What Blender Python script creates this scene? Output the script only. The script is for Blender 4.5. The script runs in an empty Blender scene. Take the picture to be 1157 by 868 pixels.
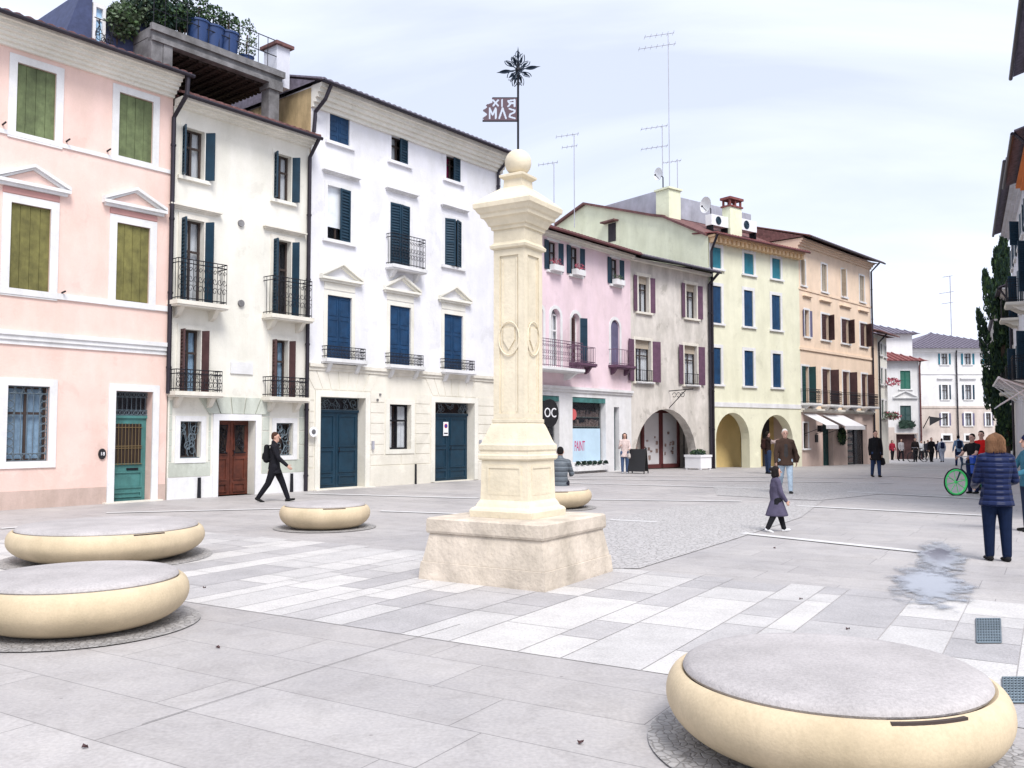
import bpy, bmesh, math, random
from math import sin, cos, tan, pi, atan2, radians, sqrt
from mathutils import Vector, Matrix
random.seed(7)
R = random.random
def U(a, b): return a + (b - a) * R()
SC = bpy.context.scene
COL = SC.collection

# ------------------------------------------------------------------ camera, sky, sun, exposure
CAMH, PITCH, FPX, CX, CY = 1.62, math.atan(54 / 1000.0), 1000.0, 578.5, 434.0
cam = bpy.data.cameras.new('camera'); camo = bpy.data.objects.new('camera', cam); COL.objects.link(camo)
camo.location = (0, 0, CAMH); camo.rotation_euler = (pi / 2 + PITCH, 0, 0)
cam.sensor_width = 36; cam.lens = 36 * FPX / 1157.0; cam.clip_start = .05; cam.clip_end = 6000
SC.camera = camo
SUN_EL, SUN_AZ = radians(52), radians(160)          # azimuth clockwise from +Y: behind the camera, a little to the right
w = bpy.data.worlds.new('World'); SC.world = w; w.use_nodes = True
nt = w.node_tree; nt.nodes.clear(); L = nt.links.new
def N(t, tree=None, **kw):
    n = (tree or nt).nodes.new(t)
    for k, v in kw.items(): setattr(n, k, v)
    return n
out = N('ShaderNodeOutputWorld'); bg = N('ShaderNodeBackground')
sky = N('ShaderNodeTexSky', sky_type='NISHITA', sun_disc=False)
sky.sun_elevation = SUN_EL; sky.sun_rotation = SUN_AZ; sky.air_density = 1.0; sky.dust_density = 1.2
tc = N('ShaderNodeTexCoord'); sep = N('ShaderNodeSeparateXYZ'); L(tc.outputs['Generated'], sep.inputs[0])
# thin high cloud: project the direction on a plane overhead
mx = N('ShaderNodeMath', operation='MAXIMUM'); L(sep.outputs['Z'], mx.inputs[0]); mx.inputs[1].default_value = 0.0
ad = N('ShaderNodeMath', operation='ADD'); L(mx.outputs[0], ad.inputs[0]); ad.inputs[1].default_value = .22
dx = N('ShaderNodeMath', operation='DIVIDE'); L(sep.outputs['X'], dx.inputs[0]); L(ad.outputs[0], dx.inputs[1])
dy = N('ShaderNodeMath', operation='DIVIDE'); L(sep.outputs['Y'], dy.inputs[0]); L(ad.outputs[0], dy.inputs[1])
cmb = N('ShaderNodeCombineXYZ'); L(dx.outputs[0], cmb.inputs[0]); L(dy.outputs[0], cmb.inputs[1])
mp = N('ShaderNodeMapping'); L(cmb.outputs[0], mp.inputs[0]); mp.inputs['Location'].default_value = (3.1, 1.7, 0)
mp.inputs['Rotation'].default_value = (0, 0, .5); mp.inputs['Scale'].default_value = (.55, 1.0, 1)
nz = N('ShaderNodeTexNoise'); L(mp.outputs[0], nz.inputs['Vector']); nz.inputs['Scale'].default_value = 1.1
nz.inputs['Detail'].default_value = 7; nz.inputs['Roughness'].default_value = .52; nz.inputs['Distortion'].default_value = .6
rp = N('ShaderNodeValToRGB'); L(nz.outputs['Fac'], rp.inputs[0])
rp.color_ramp.elements[0].position = .34; rp.color_ramp.elements[0].color = (.66, .66, .66, 1)
rp.color_ramp.elements[1].position = .57; rp.color_ramp.elements[1].color = (1, 1, 1, 1)
mixc = N('ShaderNodeMix', data_type='RGBA'); L(rp.outputs[0], mixc.inputs['Factor'])
L(sky.outputs[0], mixc.inputs['A']); mixc.inputs['B'].default_value = (10.3, 11.0, 13.0, 1)
L(mixc.outputs['Result'], bg.inputs['Color']); bg.inputs['Strength'].default_value = .067
L(bg.outputs[0], out.inputs[0])
sl = bpy.data.lights.new('sun', 'SUN'); sl.energy = 2.5; sl.angle = radians(24); sl.color = (1, .97, .94)
so = bpy.data.objects.new('sun', sl); COL.objects.link(so)
sd = Vector((sin(SUN_AZ) * cos(SUN_EL), cos(SUN_AZ) * cos(SUN_EL), sin(SUN_EL)))
so.rotation_euler = sd.to_track_quat('Z', 'Y').to_euler(); so.location = sd * 60
SC.view_settings.view_transform = 'Standard'; SC.view_settings.look = 'None'
SC.view_settings.gamma = 1; SC.view_settings.use_curve_mapping = False; SC.view_settings.exposure = .66

# ------------------------------------------------------------------ picture-to-place surveying
def ray(px, py):
    u, v = (px - CX) / FPX, (CY - py) / FPX
    return Vector((u, cos(PITCH) - v * sin(PITCH), sin(PITCH) + v * cos(PITCH)))
def gz(y):
    return 0 if y < 36 else (-.018 * (y - 36) if y < 95 else -.018 * 59)
def G(px, py):
    d = ray(px, py); t = -CAMH / d.z; y = d.y * t
    if y > 36: t = (CAMH + .018 * -36) / (-d.z - .018 * d.y) if (-d.z - .018 * d.y) > 0 else t
    p = d * t
    return Vector((p.x, p.y, gz(p.y)))
def atY(px, Y, z=None):
    d = ray(px, 488); return Vector((d.x / d.y * Y, Y, gz(Y) if z is None else z))
def zat(py, Y, px=CX):
    d = ray(px, py); return CAMH + d.z / d.y * Y

# ------------------------------------------------------------------ materials
MATS = {}
def mat(name, col, rough=.8, metal=0, var=.12, vs=1.5, bump=0, bs=30, streak=0, spec=.4, fine=.0, damp=0):
    if name in MATS: return MATS[name]
    m = bpy.data.materials.new(name); MATS[name] = m; m.use_nodes = True
    t = m.node_tree; b = t.nodes['Principled BSDF']; LK = t.links.new
    b.inputs['Roughness'].default_value = rough; b.inputs['Metallic'].default_value = metal
    b.inputs['Specular IOR Level'].default_value = spec
    b.inputs['Base Color'].default_value = (*col, 1)
    c = N('ShaderNodeTexCoord', t)
    if var:
        n = N('ShaderNodeTexNoise', t); n.inputs['Scale'].default_value = vs; n.inputs['Detail'].default_value = 8
        n.inputs['Roughness'].default_value = .65
        LK(c.outputs['Object'], n.inputs['Vector'])
        r = N('ShaderNodeValToRGB', t); LK(n.outputs['Fac'], r.inputs[0])
        r.color_ramp.elements[0].position = .3; r.color_ramp.elements[1].position = .7
        r.color_ramp.elements[0].color = (*[x * (1 - var) for x in col], 1)
        r.color_ramp.elements[1].color = (*[min(1, x * (1 + var * .6)) for x in col], 1)
        last = r.outputs[0]
        if streak:
            mp = N('ShaderNodeMapping', t); mp.inputs['Scale'].default_value = (.8, .8, .22)
            LK(c.outputs['Object'], mp.inputs[0])
            n2 = N('ShaderNodeTexNoise', t); n2.inputs['Scale'].default_value = 1.6; n2.inputs['Detail'].default_value = 9
            n2.inputs['Roughness'].default_value = .7
            LK(mp.outputs[0], n2.inputs['Vector'])
            r2 = N('ShaderNodeValToRGB', t); LK(n2.outputs['Fac'], r2.inputs[0])
            r2.color_ramp.elements[0].position = .35; r2.color_ramp.elements[1].position = .6
            r2.color_ramp.elements[0].color = (1 - streak, 1 - streak, (1 - streak) * .97, 1)
            r2.color_ramp.elements[1].color = (1, 1, 1, 1)
            mm = N('ShaderNodeMix', t, data_type='RGBA', blend_type='MULTIPLY'); mm.inputs['Factor'].default_value = 1
            LK(last, mm.inputs['A']); LK(r2.outputs[0], mm.inputs['B']); last = mm.outputs['Result']
        if damp:
            n6 = N('ShaderNodeTexNoise', t); n6.inputs['Scale'].default_value = 1.1; n6.inputs['Detail'].default_value = 10; n6.inputs['Roughness'].default_value = .68; n6.inputs['Distortion'].default_value = .5
            LK(c.outputs['Object'], n6.inputs['Vector']); sz = N('ShaderNodeSeparateXYZ', t); LK(c.outputs['Object'], sz.inputs[0])
            h6 = N('ShaderNodeMapRange', t); LK(sz.outputs['Z'], h6.inputs[0]); h6.inputs[1].default_value = 0; h6.inputs[2].default_value = 1.6; h6.inputs[3].default_value = .20; h6.inputs[4].default_value = -.03
            a6 = N('ShaderNodeMath', t, operation='ADD'); LK(n6.outputs['Fac'], a6.inputs[0]); LK(h6.outputs[0], a6.inputs[1])
            r6 = N('ShaderNodeValToRGB', t); LK(a6.outputs[0], r6.inputs[0]); r6.color_ramp.elements[0].position = .555; r6.color_ramp.elements[1].position = .60; r6.color_ramp.elements[0].color = (1, 1, 1, 1); r6.color_ramp.elements[1].color = (1 - damp, 1 - damp * 1.02, 1 - damp * 1.08, 1)
            m6 = N('ShaderNodeMix', t, data_type='RGBA', blend_type='MULTIPLY'); m6.inputs['Factor'].default_value = 1; LK(last, m6.inputs['A']); LK(r6.outputs[0], m6.inputs['B']); last = m6.outputs['Result']
        if fine:
            n4 = N('ShaderNodeTexNoise', t); n4.inputs['Scale'].default_value = 55; n4.inputs['Detail'].default_value = 5; n4.inputs['Roughness'].default_value = .7
            LK(c.outputs['Object'], n4.inputs['Vector']); r4 = N('ShaderNodeValToRGB', t); LK(n4.outputs['Fac'], r4.inputs[0])
            r4.color_ramp.elements[0].position = .34; r4.color_ramp.elements[1].position = .6; r4.color_ramp.elements[0].color = (1 - fine * 1.6, 1 - fine * 1.6, 1 - fine * 1.6, 1); r4.color_ramp.elements[1].color = (1, 1, 1, 1)
            m4 = N('ShaderNodeMix', t, data_type='RGBA', blend_type='MULTIPLY'); m4.inputs['Factor'].default_value = 1; LK(last, m4.inputs['A']); LK(r4.outputs[0], m4.inputs['B']); last = m4.outputs['Result']
        LK(last, b.inputs['Base Color'])
    if bump:
        n3 = N('ShaderNodeTexNoise', t); n3.inputs['Scale'].default_value = bs; n3.inputs['Detail'].default_value = 6
        LK(c.outputs['Object'], n3.inputs['Vector'])
        bb = N('ShaderNodeBump', t); bb.inputs['Strength'].default_value = bump; bb.inputs['Distance'].default_value = .02
        LK(n3.outputs['Fac'], bb.inputs['Height']); LK(bb.outputs[0], b.inputs['Normal'])
    return m
def plaster(name, col, streak=.10, var=.10): return mat(name, col, .9, var=var, vs=.9, bump=.25, bs=18, streak=streak, fine=.05, damp=.08 if 'worn' not in name else .22)
M = dict(
    pink=plaster('pink_plaster', (.82, .60, .53)), pinkbase=plaster('bare_plaster', (.60, .46, .40), .25),
    cream=plaster('cream_plaster', (.80, .775, .70)), creamstone=plaster('green_grey_render', (.57, .60, .53), .3, .12),
    white=plaster('white_plaster', (.79, .785, .82)), ivory=plaster('ivory_render', (.78, .74, .65), .1),
    lilac=plaster('lilac_pink_plaster', (.80, .635, .68)), grey=plaster('worn_plaster', (.70, .655, .60), .3, .2),
    yellow=plaster('pale_yellow_plaster', (.79, .775, .60)), peach=plaster('peach_plaster', (.84, .655, .50)),
    peachlow=plaster('peach_pink_render', (.66, .52, .46)), sidey=plaster('green_yellow_plaster', (.79, .81, .60), .12),
    farwhite=plaster('far_white_plaster', (.74, .73, .73)), farlow=plaster('far_beige_render', (.60, .52, .47), .2),
    ochre=plaster('stained_ochre_plaster', (.58, .44, .24), .5, .3), concrete=mat('stained_concrete', (.21, .205, .21), .9, var=.5, vs=2.5, bump=.4, streak=.4),
    bluegrey=plaster('blue_grey_plaster', (.66, .67, .74), .2), orange=plaster('orange_plaster', (.75, .28, .10)),
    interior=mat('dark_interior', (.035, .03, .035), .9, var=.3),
    trim=mat('white_painted_stone', (.77, .765, .77), .8, var=.10, vs=3, bump=.2, streak=.14, fine=.05), stone=mat('pale_stone', (.74, .70, .62), .85, var=.12, vs=3, bump=.3, streak=.15),
    greensh=mat('faded_green_wood', (.15, .19, .085), .7, var=.35, vs=5, streak=.45), olive=mat('faded_olive_wood', (.20, .185, .055), .7, var=.35, vs=5, streak=.5),
    bluesh=mat('blue_painted_wood', (.008, .048, .125), .6, var=.35, vs=3, streak=.2), tealsh=mat('dark_teal_painted_wood', (.006, .032, .058), .55, var=.3, vs=3),
    tealdoor=mat('teal_painted_wood', (.07, .22, .21), .6, var=.3, vs=4, streak=.35), greendark=mat('dark_green_painted_wood', (.015, .06, .06), .6, var=.3),
    brownsh=mat('brown_wood', (.075, .035, .035), .65, var=.35, vs=4), door=mat('red_brown_wood', (.13, .035, .02), .5, var=.5, vs=6, streak=.4),
    purplesh=mat('purple_brown_wood', (.12, .06, .10), .65, var=.3, vs=4), tealbr=mat('bright_teal_wood', (.02, .16, .22), .6, var=.25),
    lilacsh=mat('blue_grey_wood', (.13, .12, .20), .65, var=.3), tansh=mat('tan_wood', (.42, .36, .28), .7, var=.2), forest=mat('green_shutter_wood', (.01, .13, .09), .6, var=.2),
    iron=mat('wrought_iron', (.018, .018, .024), .5, .6, var=.3), ironpale=mat('grey_painted_iron', (.13, .17, .20), .5, .3, var=.3), dullbronze=mat('dull_brass_bars', (.22, .16, .08), .5, .5, var=.2),
    pipe=mat('dark_copper_pipe', (.035, .03, .04), .45, .5, var=.3), tile=mat('clay_roof_tile', (.16, .075, .07), .85, var=.5, vs=7, bump=.5, bs=12),
    tilegrey=mat('weathered_roof_tile', (.17, .15, .19), .85, var=.45, vs=6, bump=.5, bs=12), tilered=mat('red_roof_tile', (.22, .07, .065), .85, var=.5, vs=6),
    curtain=mat('pale_curtain', (.80, .84, .88), .9, var=.15, vs=3), curtainblue=mat('blue_curtain', (.36, .55, .75), .9, var=.3, vs=6), wood=mat('dark_beam_wood', (.05, .035, .03), .7, var=.4),
    slate=mat('blue_slate', (.05, .065, .14), .7, var=.3, vs=6), metalgrey=mat('grey_sheet_metal', (.42, .42, .48), .6, .2, var=.2, streak=.2),
    acw=mat('white_enamel', (.78, .79, .80), .4, var=.05), black=mat('black_paint', (.012, .012, .014), .5, var=.2), white2=mat('white_paint', (.82, .82, .84), .5, var=.05),
    leaf=mat('leaf_green', (.05, .10, .03), .7, var=.5, vs=4), leafdark=mat('cypress_green', (.018, .045, .030), .8, var=.5, vs=3), leafgrey=mat('olive_leaf', (.10, .14, .08), .7, var=.5, vs=4),
    pot=mat('blue_planter_glaze', (.02, .05, .15), .5, var=.2), bark=mat('bark', (.10, .07, .05), .9, var=.4), flower=mat('pink_petals', (.45, .10, .14), .7, var=.4, vs=20),
    bench=mat('cream_cast_stone', (.61, .495, .335), .88, var=.16, vs=2.2, bump=.12, bs=70, streak=.16, fine=.06), benchtop=mat('grey_cast_stone', (.45, .42, .41), .8, fine=.14, var=.24, vs=1.3, bump=.3, bs=90),
    column=mat('istrian_stone', (.74, .655, .50), .8, var=.16, vs=2.5, bump=.3, bs=25, streak=.14), colbase=mat('worn_stone', (.60, .52, .43), .9, var=.28, vs=3, bump=.6, bs=22, streak=.2),
    shade=mat('grey_awning_cloth', (.68, .67, .68), .9, var=.08), paper=mat('pale_blue_board', (.50, .66, .78), .7, var=.1), magenta=mat('magenta_ink', (.50, .02, .14), .6, var=0),
    skin=mat('skin', (.55, .33, .25), .6, var=.08, vs=8), tyre=mat('rubber', (.015, .015, .016), .8, var=.1), lime=mat('lime_green_paint', (.10, .85, .22), .4, var=0),
    redframe=mat('red_brown_frame', (.11, .03, .03), .5, var=.3), goods=mat('shop_goods', (.35, .25, .22), .7, var=.9, vs=14), glassgreen=mat('pale_green_shelving', (.30, .42, .38), .5, var=.8, vs=7),
)
def glass(name, alpha, col=(.03, .035, .045)):
    m = bpy.data.materials.new(name); m.use_nodes = True; t = m.node_tree; t.nodes.clear()
    o = N('ShaderNodeOutputMaterial', t); tr = N('ShaderNodeBsdfTransparent', t); p = N('ShaderNodeBsdfPrincipled', t)
    p.inputs['Base Color'].default_value = (*col, 1); p.inputs['Roughness'].default_value = .06; p.inputs['Specular IOR Level'].default_value = .9
    mxs = N('ShaderNodeMixShader', t); mxs.inputs[0].default_value = alpha
    t.links.new(tr.outputs[0], mxs.inputs[1]); t.links.new(p.outputs[0], mxs.inputs[2]); t.links.new(mxs.outputs[0], o.inputs[0])
    return m
M['glass'] = glass('window_glass', .14); M['shopglass'] = glass('shop_glass', .25)

# ------------------------------------------------------------------ mesh builder
class MB:
    def __init__(s): s.v = []; s.f = []; s.m = []; s.mi = 0
    def add(s, vs, fs):
        o = len(s.v); s.v += [tuple(v) for v in vs]; s.f += [[i + o for i in f] for f in fs]; s.m += [s.mi] * len(fs); return s
    def box(s, x0, x1, y0, y1, z0, z1, T=None):
        vs = [(x, y, z) for z in (z0, z1) for y in (y0, y1) for x in (x0, x1)]
        if T: vs = [T(*v) for v in vs]
        return s.add(vs, [(0, 2, 3, 1), (4, 5, 7, 6), (0, 1, 5, 4), (2, 6, 7, 3), (0, 4, 6, 2), (1, 3, 7, 5)])
    def quad(s, a, b, c, d): return s.add([a, b, c, d], [(0, 1, 2, 3)])
    def tube(s, pts, r, n=6, cap=True):
        pts = [Vector(p) for p in pts]; k = len(pts)
        rs = r if isinstance(r, (list, tuple)) else [r] * k
        up = None; vs = []
        for i, p in enumerate(pts):
            d = (pts[min(i + 1, k - 1)] - pts[max(i - 1, 0)])
            if d.length < 1e-9: d = Vector((0, 0, 1))
            d.normalize()
            if up is None:
                up = Vector((0, 0, 1)) if abs(d.z) < .9 else Vector((1, 0, 0))
            a = d.cross(up)
            if a.length < 1e-6: a = d.orthogonal()
            a.normalize(); b = a.cross(d).normalized(); up = b
            for j in range(n):
                t = 2 * pi * j / n; vs.append(p + a * (cos(t) * rs[i]) + b * (sin(t) * rs[i]))
        fs = [(i * n + j, i * n + (j + 1) % n, (i + 1) * n + (j + 1) % n, (i + 1) * n + j) for i in range(k - 1) for j in range(n)]
        if cap: fs += [tuple(range(n))[::-1], tuple(range((k - 1) * n, k * n))]
        return s.add(vs, fs)
    def lathe(s, prof, n=32, c=(0, 0), cap=True, sx=1, sy=1):
        vs = [(c[0] + r * cos(2 * pi * j / n) * sx, c[1] + r * sin(2 * pi * j / n) * sy, z) for r, z in prof for j in range(n)]
        k = len(prof)
        fs = [(i * n + j, i * n + (j + 1) % n, (i + 1) * n + (j + 1) % n, (i + 1) * n + j) for i in range(k - 1) for j in range(n)]
        if cap: fs += [tuple(range(n))[::-1], tuple(range((k - 1) * n, k * n))]
        return s.add(vs, fs)
    def sq(s, prof, c=(0, 0), rot=0):        # square section profile (halfwidth, z)
        vs = []
        for h, z in prof:
            for a, b in ((-1, -1), (1, -1), (1, 1), (-1, 1)):
                x, y = a * h, b * h; vs.append((c[0] + x * cos(rot) - y * sin(rot), c[1] + x * sin(rot) + y * cos(rot), z))
        k = len(prof)
        fs = [(i * 4 + j, i * 4 + (j + 1) % 4, (i + 1) * 4 + (j + 1) % 4, (i + 1) * 4 + j) for i in range(k - 1) for j in range(4)]
        return s.add(vs, fs + [(3, 2, 1, 0), tuple(range((k - 1) * 4, k * 4))])
    def prism(s, poly, axis, a, b, T=None):  # poly in the two other axes, extruded a..b
        n = len(poly)
        def P(p, h): return {'x': (h, p[0], p[1]), 'y': (p[0], h, p[1]), 'z': (p[0], p[1], h)}[axis]
        vs = [P(p, a) for p in poly] + [P(p, b) for p in poly]
        if T: vs = [T(*v) for v in vs]
        return s.add(vs, [tuple(range(n))[::-1], tuple(range(n, 2 * n))] + [(i, (i + 1) % n, n + (i + 1) % n, n + i) for i in range(n)])
    def ball(s, c, r, n=10, m=7):
        rx, ry, rz = r if isinstance(r, tuple) else (r, r, r)
        prof = [(max(1e-4, sin(pi * i / m)), -cos(pi * i / m)) for i in range(m + 1)]
        vs = [(c[0] + a * cos(2 * pi * j / n) * rx, c[1] + a * sin(2 * pi * j / n) * ry, c[2] + z * rz) for a, z in prof for j in range(n)]
        return s.add(vs, [(i * n + j, i * n + (j + 1) % n, (i + 1) * n + (j + 1) % n, (i + 1) * n + j) for i in range(m) for j in range(n)])
    def build(s, name, mats, parent=None, smooth=False, loc=None, label=None):
        me = bpy.data.meshes.new(name); me.from_pydata(s.v, [], s.f)
        for m in (mats if isinstance(mats, (list, tuple)) else [mats]): me.materials.append(M[m] if isinstance(m, str) else m)
        me.polygons.foreach_set('material_index', s.m)
        bm = bmesh.new(); bm.from_mesh(me); bmesh.ops.recalc_face_normals(bm, faces=bm.faces); bm.to_mesh(me); bm.free()
        if smooth:
            me.polygons.foreach_set('use_smooth', [True] * len(me.polygons))
            try: me.set_sharp_from_angle(angle=radians(40))
            except Exception: pass
        o = bpy.data.objects.new(name, me); COL.objects.link(o)
        if parent: o.parent = parent
        if loc is not None: o.location = loc
        if label: o['label'] = label
        return o
def tag(o, label=None, cat=None, group=None, kind=None):
    if label: o['label'] = label
    if cat: o['category'] = cat
    if group: o['group'] = group
    if kind: o['kind'] = kind
    return o
def empty(name, loc, rz=0, label=None, cat=None, group=None):
    o = bpy.data.objects.new(name, None); COL.objects.link(o); o.location = loc; o.rotation_euler = (0, 0, rz); o.empty_display_size = .3
    return tag(o, label, cat, group)
def kids(o): return [c for c in bpy.data.objects if c.parent == o]
def copy_tree(o, parent=None):
    c = o.copy(); COL.objects.link(c); c.parent = parent
    for ch in kids(o): copy_tree(ch, c)
    return c
def text_mesh(txt, size, name, m, parent, T, extr=.004, align='CENTER', mirror=False, scx=1):
    cu = bpy.data.curves.new(name, 'FONT'); cu.body = txt; cu.size = size; cu.extrude = extr; cu.align_x = align; cu.align_y = 'CENTER'; cu.resolution_u = 3
    ob = bpy.data.objects.new(name + '_curve', cu); COL.objects.link(ob)
    dg = bpy.context.evaluated_depsgraph_get(); me = bpy.data.meshes.new_from_object(ob.evaluated_get(dg))
    bpy.data.objects.remove(ob)
    for v in me.vertices: v.co = Vector(T(v.co.x * (-1 if mirror else 1) * scx, v.co.y, v.co.z))
    me.materials.clear(); me.materials.append(M[m]); me.name = name
    o = bpy.data.objects.new(name, me); COL.objects.link(o); o.parent = parent
    return o

# ------------------------------------------------------------------ ground
def ground_mat():
    m = bpy.data.materials.new('stone_paving'); m.use_nodes = True; t = m.node_tree; b = t.nodes['Principled BSDF']; LK = t.links.new
    c = N('ShaderNodeTexCoord', t); mp = N('ShaderNodeMapping', t); mp.inputs['Rotation'].default_value = (0, 0, radians(31.5))
    LK(c.outputs['Object'], mp.inputs[0])
    def brick(w, h, c1, c2, mo, off, ms=.006):
        k = N('ShaderNodeTexBrick', t); LK(mp.outputs[0], k.inputs['Vector']); k.offset = off; k.squash = 1.35; k.squash_frequency = 3
        k.inputs['Scale'].default_value = 1; k.inputs['Brick Width'].default_value = w; k.inputs['Row Height'].default_value = h
        k.inputs['Mortar Size'].default_value = ms; k.inputs['Mortar Smooth'].default_value = .3; k.inputs['Bias'].default_value = -.1
        k.inputs['Color1'].default_value = (*c1, 1); k.inputs['Color2'].default_value = (*c2, 1); k.inputs['Mortar'].default_value = (*mo, 1)
        return k
    k = brick(1.45, .58, (.445, .422, .41), (.392, .37, .36), (.23, .218, .212), .37, .0042)
    n = N('ShaderNodeTexNoise', t); n.inputs['Scale'].default_value = .55; n.inputs['Detail'].default_value = 10; n.inputs['Roughness'].default_value = .7
    LK(c.outputs['Object'], n.inputs['Vector'])
    r = N('ShaderNodeValToRGB', t); LK(n.outputs['Fac'], r.inputs[0]); r.color_ramp.elements[0].position = .3; r.color_ramp.elements[1].position = .7
    r.color_ramp.elements[0].color = (.80, .80, .82, 1); r.color_ramp.elements[1].color = (1.08, 1.07, 1.05, 1)
    n2 = N('ShaderNodeTexNoise', t); n2.inputs['Scale'].default_value = 38; n2.inputs['Detail'].default_value = 5
    LK(c.outputs['Object'], n2.inputs['Vector'])
    r2 = N('ShaderNodeValToRGB', t); LK(n2.outputs['Fac'], r2.inputs[0]); r2.color_ramp.elements[0].position = .32; r2.color_ramp.elements[1].position = .68
    r2.color_ramp.elements[0].color = (.86, .86, .86, 1); r2.color_ramp.elements[1].color = (1.04, 1.04, 1.04, 1)
    a = N('ShaderNodeMix', t, data_type='RGBA', blend_type='MULTIPLY'); a.inputs['Factor'].default_value = 1; LK(k.outputs['Color'], a.inputs['A']); LK(r.outputs[0], a.inputs['B'])
    a2 = N('ShaderNodeMix', t, data_type='RGBA', blend_type='MULTIPLY'); a2.inputs['Factor'].default_value = 1; LK(a.outputs['Result'], a2.inputs['A']); LK(r2.outputs[0], a2.inputs['B'])
    n5 = N('ShaderNodeTexNoise', t); n5.inputs['Scale'].default_value = 2.3; n5.inputs['Detail'].default_value = 9; n5.inputs['Roughness'].default_value = .75; n5.inputs['Distortion'].default_value = .7; LK(c.outputs['Object'], n5.inputs['Vector'])
    r5 = N('ShaderNodeValToRGB', t); LK(n5.outputs['Fac'], r5.inputs[0]); r5.color_ramp.elements[0].position = .36; r5.color_ramp.elements[1].position = .52; r5.color_ramp.elements[0].color = (.86, .855, .85, 1); r5.color_ramp.elements[1].color = (1, 1, 1, 1)
    v5 = N('ShaderNodeTexVoronoi', t); v5.inputs['Scale'].default_value = 2.6; LK(c.outputs['Object'], v5.inputs['Vector'])
    r6 = N('ShaderNodeValToRGB', t); LK(v5.outputs['Distance'], r6.inputs[0]); r6.color_ramp.elements[0].position = .028; r6.color_ramp.elements[1].position = .045; r6.color_ramp.elements[0].color = (.68, .67, .66, 1); r6.color_ramp.elements[1].color = (1, 1, 1, 1)
    for q in (r5, r6):
        a3 = N('ShaderNodeMix', t, data_type='RGBA', blend_type='MULTIPLY'); a3.inputs['Factor'].default_value = 1; LK(a2.outputs['Result'], a3.inputs['A']); LK(q.outputs[0], a3.inputs['B']); a2 = a3
    LK(a2.outputs['Result'], b.inputs['Base Color'])
    rr = N('ShaderNodeMapRange', t); LK(n.outputs['Fac'], rr.inputs[0]); rr.inputs[1].default_value = .3; rr.inputs[2].default_value = .7; rr.inputs[3].default_value = .5; rr.inputs[4].default_value = .75
    LK(rr.outputs[0], b.inputs['Roughness'])
    bu = N('ShaderNodeBump', t); bu.inputs['Strength'].default_value = .35; bu.inputs['Distance'].default_value = .01
    s1 = N('ShaderNodeMath', t, operation='SUBTRACT'); LK(n2.outputs['Fac'], s1.inputs[0]); LK(k.outputs['Fac'], s1.inputs[1])
    LK(s1.outputs[0], bu.inputs['Height']); LK(bu.outputs[0], b.inputs['Normal'])
    return m
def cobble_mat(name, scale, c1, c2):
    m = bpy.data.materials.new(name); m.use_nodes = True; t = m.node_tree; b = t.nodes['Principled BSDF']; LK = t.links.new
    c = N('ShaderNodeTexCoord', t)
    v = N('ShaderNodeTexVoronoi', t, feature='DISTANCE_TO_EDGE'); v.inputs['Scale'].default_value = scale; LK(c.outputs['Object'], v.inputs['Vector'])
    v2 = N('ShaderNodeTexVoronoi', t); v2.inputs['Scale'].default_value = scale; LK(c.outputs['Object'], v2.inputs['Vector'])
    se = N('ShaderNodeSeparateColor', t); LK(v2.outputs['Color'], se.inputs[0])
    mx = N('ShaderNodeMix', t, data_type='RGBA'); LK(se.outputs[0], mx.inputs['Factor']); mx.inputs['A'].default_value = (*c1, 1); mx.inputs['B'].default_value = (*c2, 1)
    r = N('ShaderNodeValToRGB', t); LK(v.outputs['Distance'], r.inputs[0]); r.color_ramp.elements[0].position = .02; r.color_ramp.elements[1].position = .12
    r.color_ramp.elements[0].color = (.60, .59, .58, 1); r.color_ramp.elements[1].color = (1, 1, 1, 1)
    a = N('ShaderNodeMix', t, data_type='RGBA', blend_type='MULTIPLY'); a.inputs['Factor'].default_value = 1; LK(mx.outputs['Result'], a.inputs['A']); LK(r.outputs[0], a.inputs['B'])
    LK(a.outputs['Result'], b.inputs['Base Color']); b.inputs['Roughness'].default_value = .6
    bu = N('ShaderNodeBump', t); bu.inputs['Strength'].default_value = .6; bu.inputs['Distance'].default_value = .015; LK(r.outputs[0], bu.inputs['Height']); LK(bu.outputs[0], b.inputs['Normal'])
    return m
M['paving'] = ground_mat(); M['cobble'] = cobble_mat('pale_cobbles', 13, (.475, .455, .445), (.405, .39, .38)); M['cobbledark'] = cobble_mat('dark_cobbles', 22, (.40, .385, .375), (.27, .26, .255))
for i, (c, v) in enumerate([((.585, .562, .54), .1), ((.525, .505, .49), .1), ((.455, .435, .428), .12), ((.405, .387, .385), .12)]):
    M['slab%d' % i] = mat('paving_slab_%d' % i, c, .62, var=v * 1.3, vs=2.4, bump=.25, bs=50, fine=.16)
M['strip'] = mat('white_stone_strip', (.58, .57, .56), .6, var=.1, vs=2, bump=.15)
g = MB(); ys = [-80, 36, 95, 3000]
for a, b_ in zip(ys[:-1], ys[1:]): g.quad((-2500, a, gz(a)), (2500, a, gz(a)), (2500, b_, gz(b_)), (-2500, b_, gz(b_)))
tag(g.build('ground', 'paving'), kind='structure')
D_, N_ = Vector((.853, -.522)), Vector((.522, .853))
def dn(d, n, z=0): p = D_ * d + N_ * n; return (p.x, p.y, z + gz(p.y))
band = MB(); d = -13.5
while d < 4.6:
    wd = random.choice([.24, .36, .48, .48, .62]); n = 5.66 - U(0, .05); n = 5.66
    while n < 9.5:
        ln = min(random.choice([.45, .65, .85, 1.1, 1.4]), 9.7 - n)
        band.mi = random.choices([0, 1, 2, 3], [5, 3, 3, 2])[0]; e = .004
        band.quad(dn(d + e, n + e, .004), dn(d + wd - e, n + e, .004), dn(d + wd - e, n + ln - e, .004), dn(d + e, n + ln - e, .004)); n += ln
    d += wd
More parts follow.
